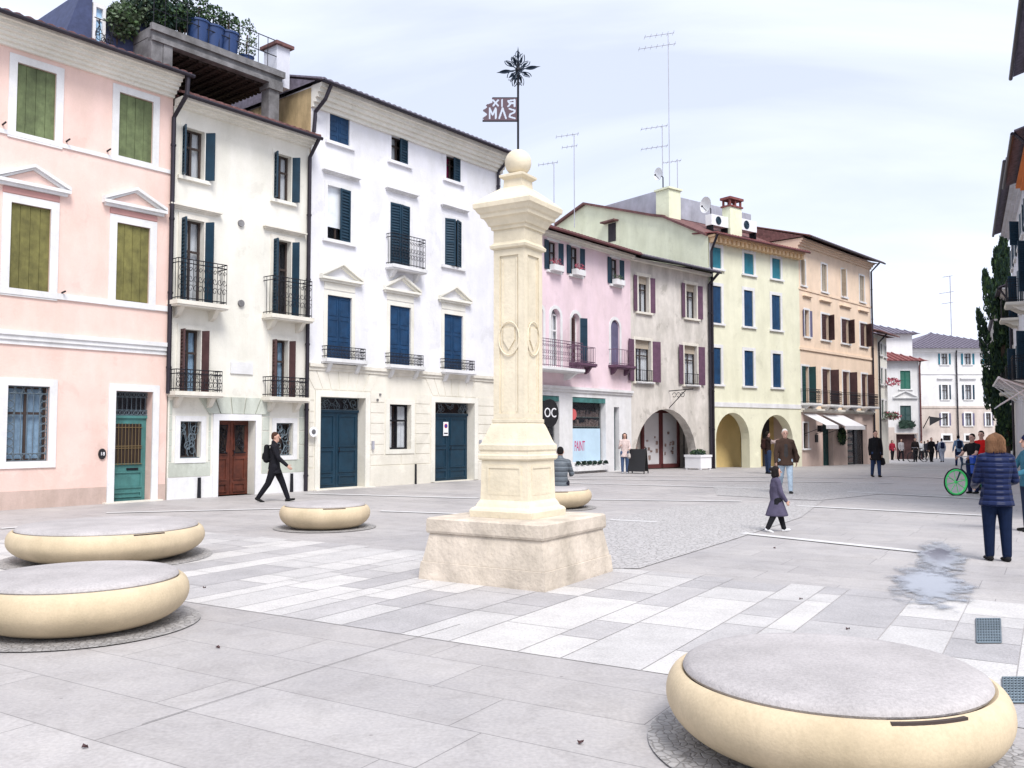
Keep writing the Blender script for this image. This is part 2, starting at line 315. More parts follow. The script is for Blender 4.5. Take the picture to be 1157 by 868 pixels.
tag(band.build('paving_band', ['slab0', 'slab1', 'slab2', 'slab3']), kind='structure')
# carpet of cobbles across the middle of the square
cb = MB()
def flat_poly(pts, name, m, z, kind='structure'):
    b = MB(); b.add([(p.x, p.y, p.z + z) for p in pts], [tuple(range(len(pts)))]); return tag(b.build(name, m), kind=kind)
flat_poly([G(640, 596), G(760, 573), G(930, 566), G(905, 585), G(832, 609), G(722, 643), G(684, 643)], 'cobbled_path', 'cobble', .008)
flat_poly([G(805, 548), G(990, 545), G(1000, 558), G(925, 566), G(810, 560)], 'cobbled_path', 'cobble', .008)
st = MB()
def strip(a, b, wd=.16, z=.012):
    A, B = G(*a), G(*b); v = (B - A); v.z = 0; n = Vector((-v.y, v.x, 0)).normalized() * wd * .5
    k = 8
    for i in range(k):
        p, q = A.lerp(B, i / k), A.lerp(B, (i + 1) / k); p.z = gz(p.y) + z; q.z = gz(q.y) + z
        st.quad(p - n, q - n, q + n, p + n)
for a, b, wd in [((838, 603), (1052, 625.5), .2), ((900, 572), (1125, 583.7), .22), ((957, 556), (1125, 565), .2), ((635, 546), (880, 552.7), .25), ((640, 564.5), (838, 567), .2),
                 ((346, 558), (540, 563.5), .25), ((690, 588), (742, 590.5), .16), ((590, 541), (1010, 546), .25), ((980, 537), (1125, 543), .25), ((1000, 530), (1120, 532.5), .3),
                 ((120, 580), (330, 575), .18), ((0, 598), (70, 592), .18), ((430, 578), (545, 582), .18), ((655, 538), (980, 540.5), .22)]:
    strip(a, b, wd)
tag(st.build('paving_strip', 'strip'), kind='structure')
# long open joint between two areas of slabs
jt = MB()
for a, b in [((160, 819.5), (441, 730)), ((441, 730), (520, 706))]:
    A, B = G(*a), G(*b); v = (B - A).normalized(); n = Vector((-v.y, v.x, 0)) * .0028
    jt.quad(A - n + Vector((0, 0, .006)), B - n + Vector((0, 0, .006)), B + n + Vector((0, 0, .006)), A + n + Vector((0, 0, .006)))
tag(jt.build('paving_joint', mat('open_joint', (.13, .125, .12), .9)), kind='structure')
# puddle under the eaves
def film_mat():
    m = bpy.data.materials.new('rain_film'); m.use_nodes = True; t = m.node_tree; t.nodes.clear(); K = t.links.new
    c = N('ShaderNodeTexCoord', t); ln = N('ShaderNodeVectorMath', t, operation='LENGTH'); K(c.outputs['Object'], ln.inputs[0])
    mp = N('ShaderNodeMapping', t); mp.inputs['Scale'].default_value = (.9, 2.6, 1); K(c.outputs['Object'], mp.inputs[0])
    n = N('ShaderNodeTexNoise', t); n.inputs['Scale'].default_value = 2.0; n.inputs['Detail'].default_value = 7; n.inputs['Roughness'].default_value = .68; K(mp.outputs[0], n.inputs['Vector'])
    a = N('ShaderNodeMath', t, operation='MULTIPLY_ADD'); K(n.outputs['Fac'], a.inputs[0]); a.inputs[1].default_value = 1.7; a.inputs[2].default_value = -.05
    s = N('ShaderNodeMath', t, operation='SUBTRACT'); K(a.outputs[0], s.inputs[0]); K(ln.outputs['Value'], s.inputs[1])
    r = N('ShaderNodeMapRange', t); K(s.outputs[0], r.inputs[0]); r.inputs[1].default_value = -.02; r.inputs[2].default_value = .30; r.inputs[4].default_value = .9
    r2 = N('ShaderNodeMapRange', t); K(s.outputs[0], r2.inputs[0]); r2.inputs[1].default_value = .0; r2.inputs[2].default_value = .45; r2.inputs[3].default_value = .4; r2.inputs[4].default_value = .05
    p = N('ShaderNodeBsdfPrincipled', t); p.inputs['Base Color'].default_value = (.22, .23, .26, 1); p.inputs['Specular IOR Level'].default_value = 1;  K(r2.outputs[0], p.inputs['Roughness'])
    tr = N('ShaderNodeBsdfTransparent', t); mx = N('ShaderNodeMixShader', t); K(r.outputs[0], mx.inputs[0]); K(tr.outputs[0], mx.inputs[1]); K(p.outputs[0], mx.inputs[2]); o = N('ShaderNodeOutputMaterial', t); K(mx.outputs[0], o.inputs[0])
    return m
M['film'] = film_mat()
def puddle(c, rx, ry, z=.016):
    p = G(*c); b = MB(); b.quad((-2, -2, 0), (2, -2, 0), (2, 2, 0), (-2, 2, 0)); o = b.build('puddle', 'film', loc=(p.x, p.y, z)); o.scale = (rx, ry, 1); o.rotation_euler.z = -atan2(p.x, p.y); tag(o, kind='structure')
puddle((1050, 660), .50, 1.9); puddle((1062, 630), .36, 2.2, .020)
random.seed(11)
# ------------------------------------------------------------------ houses
class House:
    def __init__(s, name, O, vpx=None, d=None, label=None, cat='house', group=None):
        s.O = Vector((O[0], O[1], 0))
        if d is None: r = ray(vpx, 488); d = Vector((r.x, r.y, 0)).normalized()
        s.d = Vector((d[0], d[1], 0)).normalized(); s.n = Vector((-s.d.y, s.d.x, 0))
        s.root = empty(name, s.O, atan2(s.d.y, s.d.x), label, cat, group); s.root['label'] = label
        s.holes = []
    def hit(s, px, py, off=0):
        r = ray(px, py); o = s.O + s.n * off; c = Vector((0, 0, CAMH))
        t = (o - c).dot(s.n) / r.dot(s.n); p = c + r * t
        return ((p - s.O).dot(s.d), p.z)
    def hitside(s, px, py, s0=0):                       # the end wall, perpendicular to the front
        r = ray(px, py); o = s.O + s.d * s0; c = Vector((0, 0, CAMH)); t = (o - c).dot(s.d) / r.dot(s.d); p = c + r * t
        return ((p - s.O).dot(s.n), p.z)
    def rect(s, x0, y0, x1, y1, off=0):
        ym = (y0 + y1) / 2; a = s.hit(x0, ym, off)[0]; b = s.hit(x1, ym, off)[0]
        return a, b, s.hit(x0, y1, off)[1], s.hit(x0, y0, off)[1]
    def world(s, x, y, z): return s.O + s.d * x + s.n * y + Vector((0, 0, z))
    def wall(s, s0, s1, z0, z1, m, depth=9, reveal=.22, name='wall', holes=None, zlist=None, sides=True, backm='interior'):
        H = [h for h in (holes if holes is not None else s.holes) if h[3] > z0 and h[2] < z1]
        mb = MB(); xs = sorted({s0, s1} | {min(max(v, s0), s1) for h in H for v in h[:2]}); zs = sorted({z0, z1} | {min(max(v, z0), z1) for h in H for v in h[2:4]})
        for i in range(len(xs) - 1):
            for j in range(len(zs) - 1):
                cx, cz = (xs[i] + xs[i + 1]) / 2, (zs[j] + zs[j + 1]) / 2
                if any(h[0] < cx < h[1] and h[2] < cz < h[3] for h in H): continue
                mb.quad((xs[i], 0, zs[j]), (xs[i + 1], 0, zs[j]), (xs[i + 1], 0, zs[j + 1]), (xs[i], 0, zs[j + 1]))
        for h in H:
            a, b, c, d = h[:4]; dep = h[5] if len(h) > 5 else reveal
            arch = h[4] if len(h) > 4 else False
            c2, d2 = max(c, z0), min(d, z1)
            if arch:
                r = (b - a) / 2; k = 14; spr = d - r
                P = [(a + r - r * cos(pi * i / k), spr + r * sin(pi * i / k)) for i in range(k + 1)]
                for i in range(k):
                    p, q = P[i], P[i + 1]
                    mb.quad((p[0], 0, p[1]), (q[0], 0, q[1]), (q[0], 0, d), (p[0], 0, d))
                    mb.quad((p[0], 0, p[1]), (p[0], dep, p[1]), (q[0], dep, q[1]), (q[0], 0, q[1]))
                mb.quad((a, 0, c2), (a, dep, c2), (a, dep, spr), (a, 0, spr)); mb.quad((b, 0, c2), (b, dep, c2), (b, dep, spr), (b, 0, spr))
            else:
                mb.quad((a, 0, c2), (a, dep, c2), (a, dep, d2), (a, 0, d2)); mb.quad((b, 0, c2), (b, dep, c2), (b, dep, d2), (b, 0, d2))
                if d <= z1: mb.quad((a, 0, d), (b, 0, d), (b, dep, d), (a, dep, d))
            if c >= z0: mb.quad((a, 0, c), (b, 0, c), (b, dep, c), (a, dep, c))
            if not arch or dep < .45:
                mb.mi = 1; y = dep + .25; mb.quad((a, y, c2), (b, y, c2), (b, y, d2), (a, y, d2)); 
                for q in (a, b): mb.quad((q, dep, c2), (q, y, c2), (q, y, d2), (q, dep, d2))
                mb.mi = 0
        if sides:
            for x in (s0, s1): mb.quad((x, 0, z0), (x, depth, z0), (x, depth, z1), (x, 0, z1))
            mb.quad((s0, depth, z0), (s1, depth, z0), (s1, depth, z1), (s0, depth, z1)); mb.quad((s0, 0, z1), (s1, 0, z1), (s1, depth, z1), (s0, depth, z1))
        o = mb.build(name, [m, backm], s.root)
        return o
    def hole(s, x0, y0, x1, y1, arch=False, dep=.22):
        a, b, c, d = s.rect(x0, y0, x1, y1); h = (a, b, c, d, arch, dep); s.holes.append(h); return h
    def bar(s, s0, s1, z0, z1, p, m, name='moulding', parent=None, steps=1, back=0):
        mb = MB()
        for i in range(steps):
            f = (i + 1) / steps; mb.box(s0 - .0, s1 + .0, -p * f, back - .002 * i, z0 + (z1 - z0) * i / steps, z0 + (z1 - z0) * (i + 1) / steps)
        return mb.build(name, m, parent or s.root)
    # one window: surround > sill, pane, sash, curtain, shutters, railing, balcony
    def window(s, h, frame=.12, proud=.03, trim='trim', sill=True, curtain=None, sash='wood', shut=None, shm='bluesh', style='louver', name='window', pane=True, grille=None, bars=0, ang=(160, 160), flo=False, label=None, cover=None):
        a, b, c, d = h[:4]; arch = h[4]; dep = h[5]; mb = MB()
        if frame > 0:
            if arch:
                r = (b - a) / 2; spr = d - r; k = 14
                for i in range(k):
                    t0, t1 = pi * i / k, pi * (i + 1) / k; mp = (a + b) / 2
                    q = [(mp - rr * cos(t), spr + rr * sin(t)) for rr, t in ((r, t0), (r, t1), (r + frame, t1), (r + frame, t0))]
                    mb.prism(q, 'y', -proud, .003)
                mb.box(a - frame, a, -proud, .003, c, spr); mb.box(b, b + frame, -proud, .003, c, spr)
            else:
                mb.box(a - frame, a, -proud, .003, c, d); mb.box(b, b + frame, -proud, .003, c, d); mb.box(a - frame, b + frame, -proud, .003, d, d + frame)
                if not sill: mb.box(a - frame, b + frame, -proud, .003, c - frame * .9, c)
        else: mb.box(a, b, .1, .13, c, c + .02)
        W = mb.build(name, trim, s.root, label=label)
        if sill: MB().box(a - frame - .06, b + frame + .06, -proud - .07, .004, c - .09, c - .002).build('sill', trim, W)
        y = dep
        if pane:
            MB().box(a, b, y - .03, y - .015, c, d if not arch else d).build('pane', 'glass', W)
            sb = MB(); fw = .055; m_ = (a + b) / 2
            for x0, x1 in ((a, a + fw), (b - fw, b), (m_ - fw / 2, m_ + fw / 2)): sb.box(x0, x1, y - .06, y - .032, c, d - (0 if not arch else (b - a) / 2 * .6))
            for z in (c, c + (d - c) * .62, d - fw - (0 if not arch else (b - a) * .3)): sb.box(a, b, y - .064, y - .034, z, z + fw)
            sb.build('sash', sash, W)
        if curtain:
            cu = MB(); n = 28; ca, cbx = a + .02, b - .02
            for i in range(n):
                x0, x1 = ca + (cbx - ca) * i / n, ca + (cbx - ca) * (i + 1) / n; f = lambda q: y + .03 + .012 * sin(q * 40)
                if curtain[1] == 'side' and .34 < (i + .5) / n < .66: continue
                if curtain[1] == 'left' and (i + .5) / n > .6: continue
                if curtain[1] == 'right' and (i + .5) / n < .4: continue
                cu.quad((x0, f(x0), c), (x1, f(x1), c), (x1, f(x1), d), (x0, f(x0), d))
            cu.build('curtain', curtain[0], W)
        if cover: MB().box(a + .02, b - .02, y - .1, y - .07, c + (d - c) * cover[1], d).build('roller_blind', cover[0], W)
        if shut:
            for side in (0, 1):
                if shut in ('right', 'openright') and side == 0: continue
                if shut in ('left', 'openleft') and side == 1: continue
                wd = (b - a) / 2 if shut in ('closed', 'open', 'ajar', 'right', 'left') else (b - a) / 2
                s.shutter(W, (a if side == 0 else b), side, wd, c + .01, d - .01 - (0), 0 if shut == 'closed' else ang[side], shm if not isinstance(shm, tuple) else shm[side], style, .02 if shut != 'closed' else .07, arch)
        if bars:
            gb = MB()
            for i in range(1, bars): x = a + (b - a) * i / bars; gb.tube([(x, .04, c), (x, .04, d)], .011, 5)
            for z in (c + .02, c + (d - c) * .5, d - .02): gb.tube([(a, .04, z), (b, .04, z)], .011, 5)
            gb.build('grille', 'iron', W)
        if grille == 'ring':
            gb = MB(); w = .16
            def ring(x, z, r):
                gb.tube([(x + r * cos(2 * pi * k / 8), .05, z + r * sin(2 * pi * k / 8)) for k in range(9)], .009, 4, cap=False)
            n1 = max(2, round((b - a) / w)); n2 = max(2, round((d - c) / w)); wx, wz = (b - a) / n1, (d - c) / n2
            for i in range(n1):
                for z in (c + wz / 2, d - wz / 2): ring(a + wx * (i + .5), z, wx * .48)
            for j in range(1, n2 - 1):
                for x in (a + wx / 2, b - wx / 2): ring(x, c + wz * (j + .5), wz * .48)
            for z in (c + .01, c + wz, d - wz, d - .01): gb.tube([(a, .05, z), (b, .05, z)], .012, 4)
            for x in (a + .01, a + wx, b - wx, b - .01): gb.tube([(x, .05, c), (x, .05, d)], .012, 4)
            k = max(2, n1 - 2)
            for i in range(1, k + 1): x = a + wx + (b - a - 2 * wx) * i / (k + 1); gb.tube([(x, .05, c + wz), (x, .05, d - wz)], .009, 4)
            gb.build('grille', 'ironpale', W)
        if grille == 'scroll': s.scrollwork(W, a, b, c, d, .05, 'ironpale')
        return W
    def scrollwork(s, W, a, b, c, d, y, m, name='grille', n=10):
        gb = MB(); st = random.getstate(); random.seed(int(abs(a * 100 + c * 10)))
        for _ in range(n):
            x, z = U(a + .08, b - .08), U(c + .08, d - .08); r = min(U(.06, .16), x - a, b - x, z - c, d - z); ph = U(0, 6); sg = random.choice((-1, 1))
            gb.tube([(x + r * (1 - k / 16) * cos(ph + sg * k * .62), y, z + r * (1 - k / 16) * sin(ph + sg * k * .62)) for k in range(13)], .009, 4)
            x2, z2 = x + r * cos(ph), z + r * sin(ph); gb.tube([(x2, y, z2), (min(max(x2 + U(-.2, .2), a), b), y, d if R() < .5 else c)], .008, 4)
        for z in (c + .01, d - .01): gb.tube([(a, y, z), (b, y, z)], .012, 4)
        random.setstate(st)
        return gb.build(name, m, W)
    def shutter(s, W, hx, side, wd, z0, z1, ang, m, style, y, arch=False):
        sg = 1 if side == 0 else -1; t = radians(ang)
        def T(u, v, z):            # u along the leaf from the hinge, v thickness; ang 0 closed .. 180 flat on the wall
            x = u * cos(t) * sg + v * sin(t) * sg * 0; yy = -u * sin(t)
            nx, ny = -sin(t) * sg, -cos(t)
            return (hx + x + nx * v, y + yy + ny * v - (.035 if ang > 150 else 0), z)
        mb = MB(); th = .035; f = .055
        if style == 'louver':
            mb.box(0, f, 0, th, z0, z1, T); mb.box(wd - f, wd - .006, 0, th, z0, z1, T)
            for z in (z0, (z0 + z1) / 2 - f / 2, z1 - f): mb.box(f, wd - f, .002, th - .002, z, z + f, T)
            n = int((z1 - z0) / .085)
            for i in range(n):
                z = z0 + (z1 - z0) * (i + .5) / n
                vs = [(f, .004, z + .03), (wd - f, .004, z + .03), (wd - f, th - .004, z - .03), (f, th - .004, z - .03)]
                mb.add([T(*q) for q in vs], [(0, 1, 2, 3)]); 
            mb.add([T(*q) for q in ((f, .003, z0), (wd - f, .003, z0), (wd - f, .003, z1), (f, .003, z1))], [(0, 1, 2, 3)])
        elif style == 'plank':
            n = 2
            for i in range(n):
                a, b = wd * i / n + .004, wd * (i + 1) / n - .004; mb.box(a, b, U(0, .006), th + U(0, .004), z0 + U(0, .01), z1 - U(0, .01), T)
            for z in (z0 + (z1 - z0) * .15, z0 + (z1 - z0) * .82): mb.box(.02, wd - .02, -.012, -.001, z, z + .05, T)
            mb.box(.003, wd - .003, .002, .02, z0 + .012, z1 - .012, T)
        else:                      # panelled
            mb.box(0, wd - .006, 0, th, z0, z1, T); n = 3
            for i in range(n):
                a, b = z0 + (z1 - z0) * i / n + .05, z0 + (z1 - z0) * (i + 1) / n - .05; 
                for q in ((.05, wd - .05, a, a + .03), (.05, wd - .05, b - .03, b), (.05, .08, a + .03, b - .03), (wd - .08, wd - .05, a + .03, b - .03)): mb.box(q[0], q[1], th, th + .012, q[2], q[3], T)
        return mb.build('shutter', m, W)
    def balcony(s, W, s0, s1, zf, zr, p, m='iron', slab='trim', dense=True, brackets=True, slabh=.1):
        B = MB(); B.box(s0 - .05, s1 + .05, -p - .05, .006, zf - slabh, zf)
        B.box(s0 - .02, s1 + .02, -p - .02, .004, zf - slabh - .04, zf - slabh - .001)
        if brackets:
            for x in (s0 + .12, s1 - .24):
                B.prism([(-p * .8, zf - slabh - .042), (0.003, zf - slabh - .042), (0.003, zf - slabh - .30), (-p * .35, zf - slabh - .24)], 'x', x, x + .12)
        B.build('balcony_slab', slab, W)
        r = MB(); y = -p + .02
        for z in (zr, zf + .06, zr - .10 if dense else zf + .061): r.tube([(s0, 0, z), (s0, y, z), (s1, y, z), (s1, 0, z)], .013, 5)
        n = max(3, round((s1 - s0) / .13))
        for i in range(n + 1):
            x = s0 + (s1 - s0) * i / n; r.tube([(x, y, zf), (x, y, zr)], .009, 4)
            if dense and i < n:
                h = zr - zf; xm = x + (s1 - s0) / n / 2
                for zc, rr, sgn in ((zf + h * .3, min(.075, h * .16), 1), (zf + h * .55, min(.07, h * .15), -1), (zf + h * .76, min(.05, h * .1), 1)):
                    r.tube([(xm + rr * (1 - k / 12) * cos(sgn * k * .75), y, zc + rr * (1.4 - k / 9) * sin(sgn * k * .75)) for k in range(10)], .008, 4)
        m_ = max(1, int(p / .14))
        for i in range(1, m_ + 1):
            for x in (s0, s1): r.tube([(x, -p * i / (m_ + 1), zf), (x, -p * i / (m_ + 1), zr)], .009, 4)
        r.build('railing', m, W)
    def hood(s, W, s0, s1, z, p=.14, h=.1, m='trim'):
        mb = MB(); mb.box(s0, s1, -p, .004, z - h * .35, z); mb.box(s0 + .04, s1 - .04, -p * .65, .004, z - h * .7, z - h * .352); mb.box(s0 + .07, s1 - .07, -p * .35, .004, z - h, z - h * .702)
        mb.build('lintel_hood', m, W)
    def pediment(s, W, s0, s1, z, za, p=.16, m='trim', fill=None):
        mb = MB(); t = .07; cx = (s0 + s1) / 2
        mb.box(s0, s1, -p, .004, z - t, z); mb.box(s0 + .05, s1 - .05, -p * .6, .004, z - t * 1.9, z - t - .001)
        for sg, e in ((1, s0), (-1, s1)):
            mb.prism([(e, z + .001), (cx, za - t), (cx, za), (e, z + t * 1.05)], 'y', -p, .004)
            mb.prism([(e + sg * .14, z + .002), (cx, za - t * 1.7), (cx, za - t - .001), (e + sg * .03, z + .004)], 'y', -p * .6, .003)
        mb.build('pediment', m, W)
        if fill: MB().prism([(s0 + .16, z + .002), (s1 - .16, z + .002), (cx, za - t * 1.8)], 'y', -.03, .002).build('pediment_panel', fill, W)
    def roof(s, s0, s1, ze, over=.55, depth=4.5, rise=.32, m='tile', eaveh=.06, name='roof', back=True):
        mb = MB(); step = .055; n = int((s1 - s0) / step); yb = [-over, depth]; rows = []
        for y in yb:
            row = []
            for i in range(n + 1):
                x = s0 + (s1 - s0) * i / n; w = .045 * abs(sin(pi * (x - s0) / .22)); row.append((x, y, ze + rise * (y + over) + w + .03))
            rows.append(row)
        vs = rows[0] + rows[1]; mb.add(vs, [(i, i + 1, n + 2 + i, n + 1 + i) for i in range(n)])
        lo = [(x, y, ze + rise * (y + over)) for x, y, z in vs]; mb.add(lo, [(i, i + 1, n + 2 + i, n + 1 + i) for i in range(n)])
        mb.add(rows[0] + [(x, y, z0[2]) for (x, y, z), z0 in zip(rows[0], lo[:n + 1])], [(i, i + 1, n + 2 + i, n + 1 + i) for i in range(n)])
        for xx in (s0, s1): mb.quad((xx, -over, ze), (xx, depth, ze + rise * (depth + over)), (xx, depth, ze + rise * (depth + over) + .05), (xx, -over, ze + .05))
        if not back: return mb.build(name, m, s.root)
        zr = ze + rise * (depth + over) + .05; mb.quad((s0, depth, zr), (s1, depth, zr), (s1, depth * 2 + over, ze), (s0, depth * 2 + over, ze))
        for xx in (s0 + .02, s1 - .02): mb.add([(xx, -over + .3, ze + .02), (xx, depth, zr - .06), (xx, depth * 2 + over - .3, ze)], [(0, 1, 2)])
        return mb.build(name, m, s.root)
    def gutter(s, s0, s1, z, y, m='pipe', r=.05):
        return MB().tube([(s0, y, z - .035), (s1, y, z - .035)], r, 8).build('gutter', m, s.root)
    def downpipe(s, pts, m='pipe', r=.055):
        mb = MB(); mb.tube(pts, r, 8)
        zs = [p[2] for p in pts]; x, y = pts[-1][0], pts[-1][1]; z = pts[-1][2] + .6
        while z < pts[-2][2]:
            mb.tube([(x, y, z), (x, y, z + .05)], r * 1.25, 8); z += 1.8
        return mb.build('downpipe', m, s.root)
    def doorleaf(s, h, m, style='double', top=0, name='door', frame=.16, trim='trim', dep=None, grille=None, sill=False):
        a, b, c, d = h[:4]; y = (dep or h[5]) - .05
        fr = MB(); p = .04
        if frame: fr.box(a - frame, a, -p, .003, c, d); fr.box(b, b + frame, -p, .003, c, d); fr.box(a - frame, b + frame, -p, .003, d, d + frame)
        else: fr.box(a, a + .05, y - .02, y + .02, c, d)
        W = fr.build(name, trim, s.root)
        zt = d - top
        mb = MB(); n = 2 if style == 'double' else 1; wd = (b - a) / n
        for i in range(n):
            x0, x1 = a + wd * i + .006, a + wd * (i + 1) - .006; mb.box(x0, x1, y, y + .05, c + .01, zt)
            rows = [(.04, .16), (.20, .5), (.54, .96)] if style == 'double' else [(.05, .12), (.16, .36), (.44, .95)]
            for k, (f0, f1) in enumerate(rows):
                z0, z1 = c + (zt - c) * f0, c + (zt - c) * f1; e = .09; q = .035
                for bx in ((x0 + e, x1 - e, z0, z0 + q), (x0 + e, x1 - e, z1 - q, z1), (x0 + e, x0 + e + q, z0 + q, z1 - q), (x1 - e - q, x1 - e, z0 + q, z1 - q)): mb.box(bx[0], bx[1], y - .025, y + .002, bx[2], bx[3])
        mb.build('door_leaf', m, W)
        hb = MB(); hx = (a + b) / 2 + (.08 if style == 'double' else -(b - a) * .38); hb.tube([(hx, y - .01, c + 1.02), (hx, y - .07, c + 1.02), (hx, y - .07, c + 1.14), (hx, y - .01, c + 1.14)], .012, 6); hb.build('handle', 'iron', W)
        if top:
            MB().box(a, b, y - .04, y + .03, zt, zt + .06).build('transom_bar', m, W)
            MB().box(a, b, y + .01, y + .02, zt + .06, d).build('pane', 'glass', W)
            if grille == 'ring':
                g = MB(); n1 = 8; w = (b - a) / n1; z = zt + .06
                for i in range(n1):
                    for zz in (z + w * .6, d - w * .6):
                        g.tube([(a + w * (i + .5) + w * .45 * cos(2 * pi * k / 8), y - .03, zz + w * .45 * sin(2 * pi * k / 8)) for k in range(9)], .008, 4, cap=False)
                    g.tube([(a + w * (i + .5), y - .03, z), (a + w * (i + .5), y - .03, d)], .007, 4)
                for zz in (z + .01, z + w * 1.15, d - w * 1.15, d - .01): g.tube([(a, y - .03, zz), (b, y - .03, zz)], .01, 4)
                g.build('grille', 'ironpale', W)
            elif grille == 'scroll': s.scrollwork(W, a, b, zt + .06, d, y - .03, 'ironpale', n=14)
        return W
    def blocks(s, s0, s1, z0, z1, rows, m, name='rustication', skip=None, w=.9, p=.014, gap=.03):
        grp = {}; hh = (z1 - z0) / rows; sk = skip if skip is not None else s.holes
        for j in range(rows):
            za, zb = z0 + hh * j + gap / 2, z0 + hh * (j + 1) - gap / 2
            segs = [(s0, s1)]
            for h in sk:
                if h[2] - .05 < zb and h[3] + .20 > za:
                    ns = []
                    for a, b in segs:
                        if h[1] + .2 <= a or h[0] - .2 >= b: ns.append((a, b)); continue
                        if h[0] - .2 > a: ns.append((a, h[0] - .2))
                        if h[1] + .2 < b: ns.append((h[1] + .2, b))
                    segs = ns
            for a, b in segs:
                if b - a < .08: continue
                n = max(1, round((b - a) / w)); mb = grp.setdefault(next((k for k in grp if k[0] < b and k[1] > a), (a, b)), MB())
                for i in range(n): mb.box(a + (b - a) * i / n + gap / 2, a + (b - a) * (i + 1) / n - gap / 2, -p, .002, za, zb)
        for g_ in grp.values(): g_.build(name, m, s.root)

ZB = -1.4
VP1 = 1388
def ground_hit(px, py): g_ = G(px, py); return (g_.x, g_.y)
line0 = ground_hit(0, 577)
r_ = ray(VP1, 488); d0 = Vector((r_.x, r_.y)).normalized()
def along(P, d, px):            # point where the vertical plane of picture column px crosses the line P + t d
    u = ray(px, 488); k = u.x / u.y; t = (k * P[1] - P[0]) / (d[0] - k * d[1]); return (P[0] + d[0] * t, P[1] + d[1] * t)

# ---- pink house, far left
P = House('pink_house', along(line0, d0, -60), d=(d0.x, d0.y), label='pink plastered house with faded green shutters and white stone bands, leftmost in the row')
sR = P.hit(188, 480)[0]; sL = -3.0
zc0 = P.hit(0, 50)[1]; ztop = P.hit(0, 24)[1]
hs = []
for q in ((18.5, 70, 63, 149), (134, 103.7, 172.5, 176)): hs.append(P.hole(*q))
ms_ = [P.hole(11, 228, 56.5, 326), P.hole(131, 251, 168.5, 339)]
gw = P.hole(7.4, 435.3, 54.8, 521.9); dr = P.hole(129, 441.5, 171, 570.4, dep=.3)
dr = (dr[0], dr[1], 0.0, dr[3], False, .3); P.holes[-1] = dr
zb1 = P.hit(0, 388)[1]; zb0 = P.hit(0, 372)[1]; zlow = P.hit(0, 556)[1]
P.wall(sL, sR, ZB, ztop + .02, 'pink')
P.bar(sL, dr[0] - .165, -.5, zlow, .012, 'pinkbase', 'base_render'); P.bar(dr[1] + .165, sR, -.5, zlow, .012, 'pinkbase', 'base_render')
P.bar(sL, sR, zb1, zb0, .10, 'trim', 'string_course', steps=3)
z = P.hit(0, 331)[1]; P.bar(sL, sR, z - .0, z + .13, .045, 'trim', 'string_course')
z = P.hit(0, 150)[1]; P.bar(sL, sR, z - .0, z + .09, .035, 'trim', 'string_course')
P.bar(sL, sR, zc0, ztop - .02, .50, 'cream', 'cornice', steps=6)
for h in hs:
    P.window(h, frame=.16, shut='closed', shm='greensh', style='plank', pane=False, sill=False)
for h in ms_:
    W = P.window(h, frame=.17, shut='closed', shm='olive', style='plank', pane=False, sill=False)
    zc = h[3] + .46; P.pediment(W, h[0] - .36, h[1] + .36, zc, zc + .42, fill='pink')
    MB().box(h[0] - .17, h[1] + .17, -.028, .002, h[3] + .19, zc - .15).build('frieze', mat('dusty_rose', (.50, .27, .25)), W)
P.window(gw, frame=.16, sill=False, grille='ring', curtain=('curtainblue', 'full'), sash='wood')
W = P.doorleaf(dr, 'tealdoor', 'single', top=.62, grille='ring')
a, b = dr[0] + .12, dr[1] - .12; zt = dr[3] - .62; y = dr[5] - .06
pb = MB(); pb.box(a, b, y - .012, y + .001, zt * .44, zt - .12); pb.build('pane', mat('brown_glass', (.03, .02, .015), .2), W)
gb = MB()
for i in range(1, 8): x = a + (b - a) * i / 8; gb.tube([(x, y - .03, zt * .44), (x, y - .03, zt - .12)], .008, 4)
for f in (0.02, .4, .45, .9): z = zt * .44 + (zt * .56 - .12) * f; gb.tube([(a, y - .03, z), (b, y - .03, z)], .009, 4)
gb.build('grille', 'dullbronze', W); MB().box((a + b) / 2 - .02, (a + b) / 2 + .26, y - .01, y + .012, zt * .375, zt * .375 + .05).build('letter_slot', 'iron', W)
MB().box(dr[0] - .25, dr[1] + .25, -.14, .1, -.06, .03).build('doorstep', 'stone', P.root)
# oval number plate by the door
sx, sz = P.hit(115, 513); plq = MB().prism([(sx + .085 * cos(2 * pi * k / 20), sz + .12 * sin(2 * pi * k / 20)) for k in range(20)], 'y', -.035, 0).build('number_plate', 'black', P.root)
text_mesh('18', .11, 'lettering', 'white2', plq, lambda x, y, z: (sx + x, -.037 - z, sz + y))
rz = ztop - .03
P.roof(sL, sR + .12, rz, over=.62, depth=4.2, rise=.30, m='tile'); P.gutter(sL, sR + .15, rz - .0, -.68)
for (u, v_) in ((3, 141), (75, 160), (121, 171), (70, 331)):
    q = P.hit(u, v_); MB().tube([(q[0], 0, q[1]), (q[0], -.16, q[1] + .02)], .02, 6).build('iron_hook', 'iron', P.root)

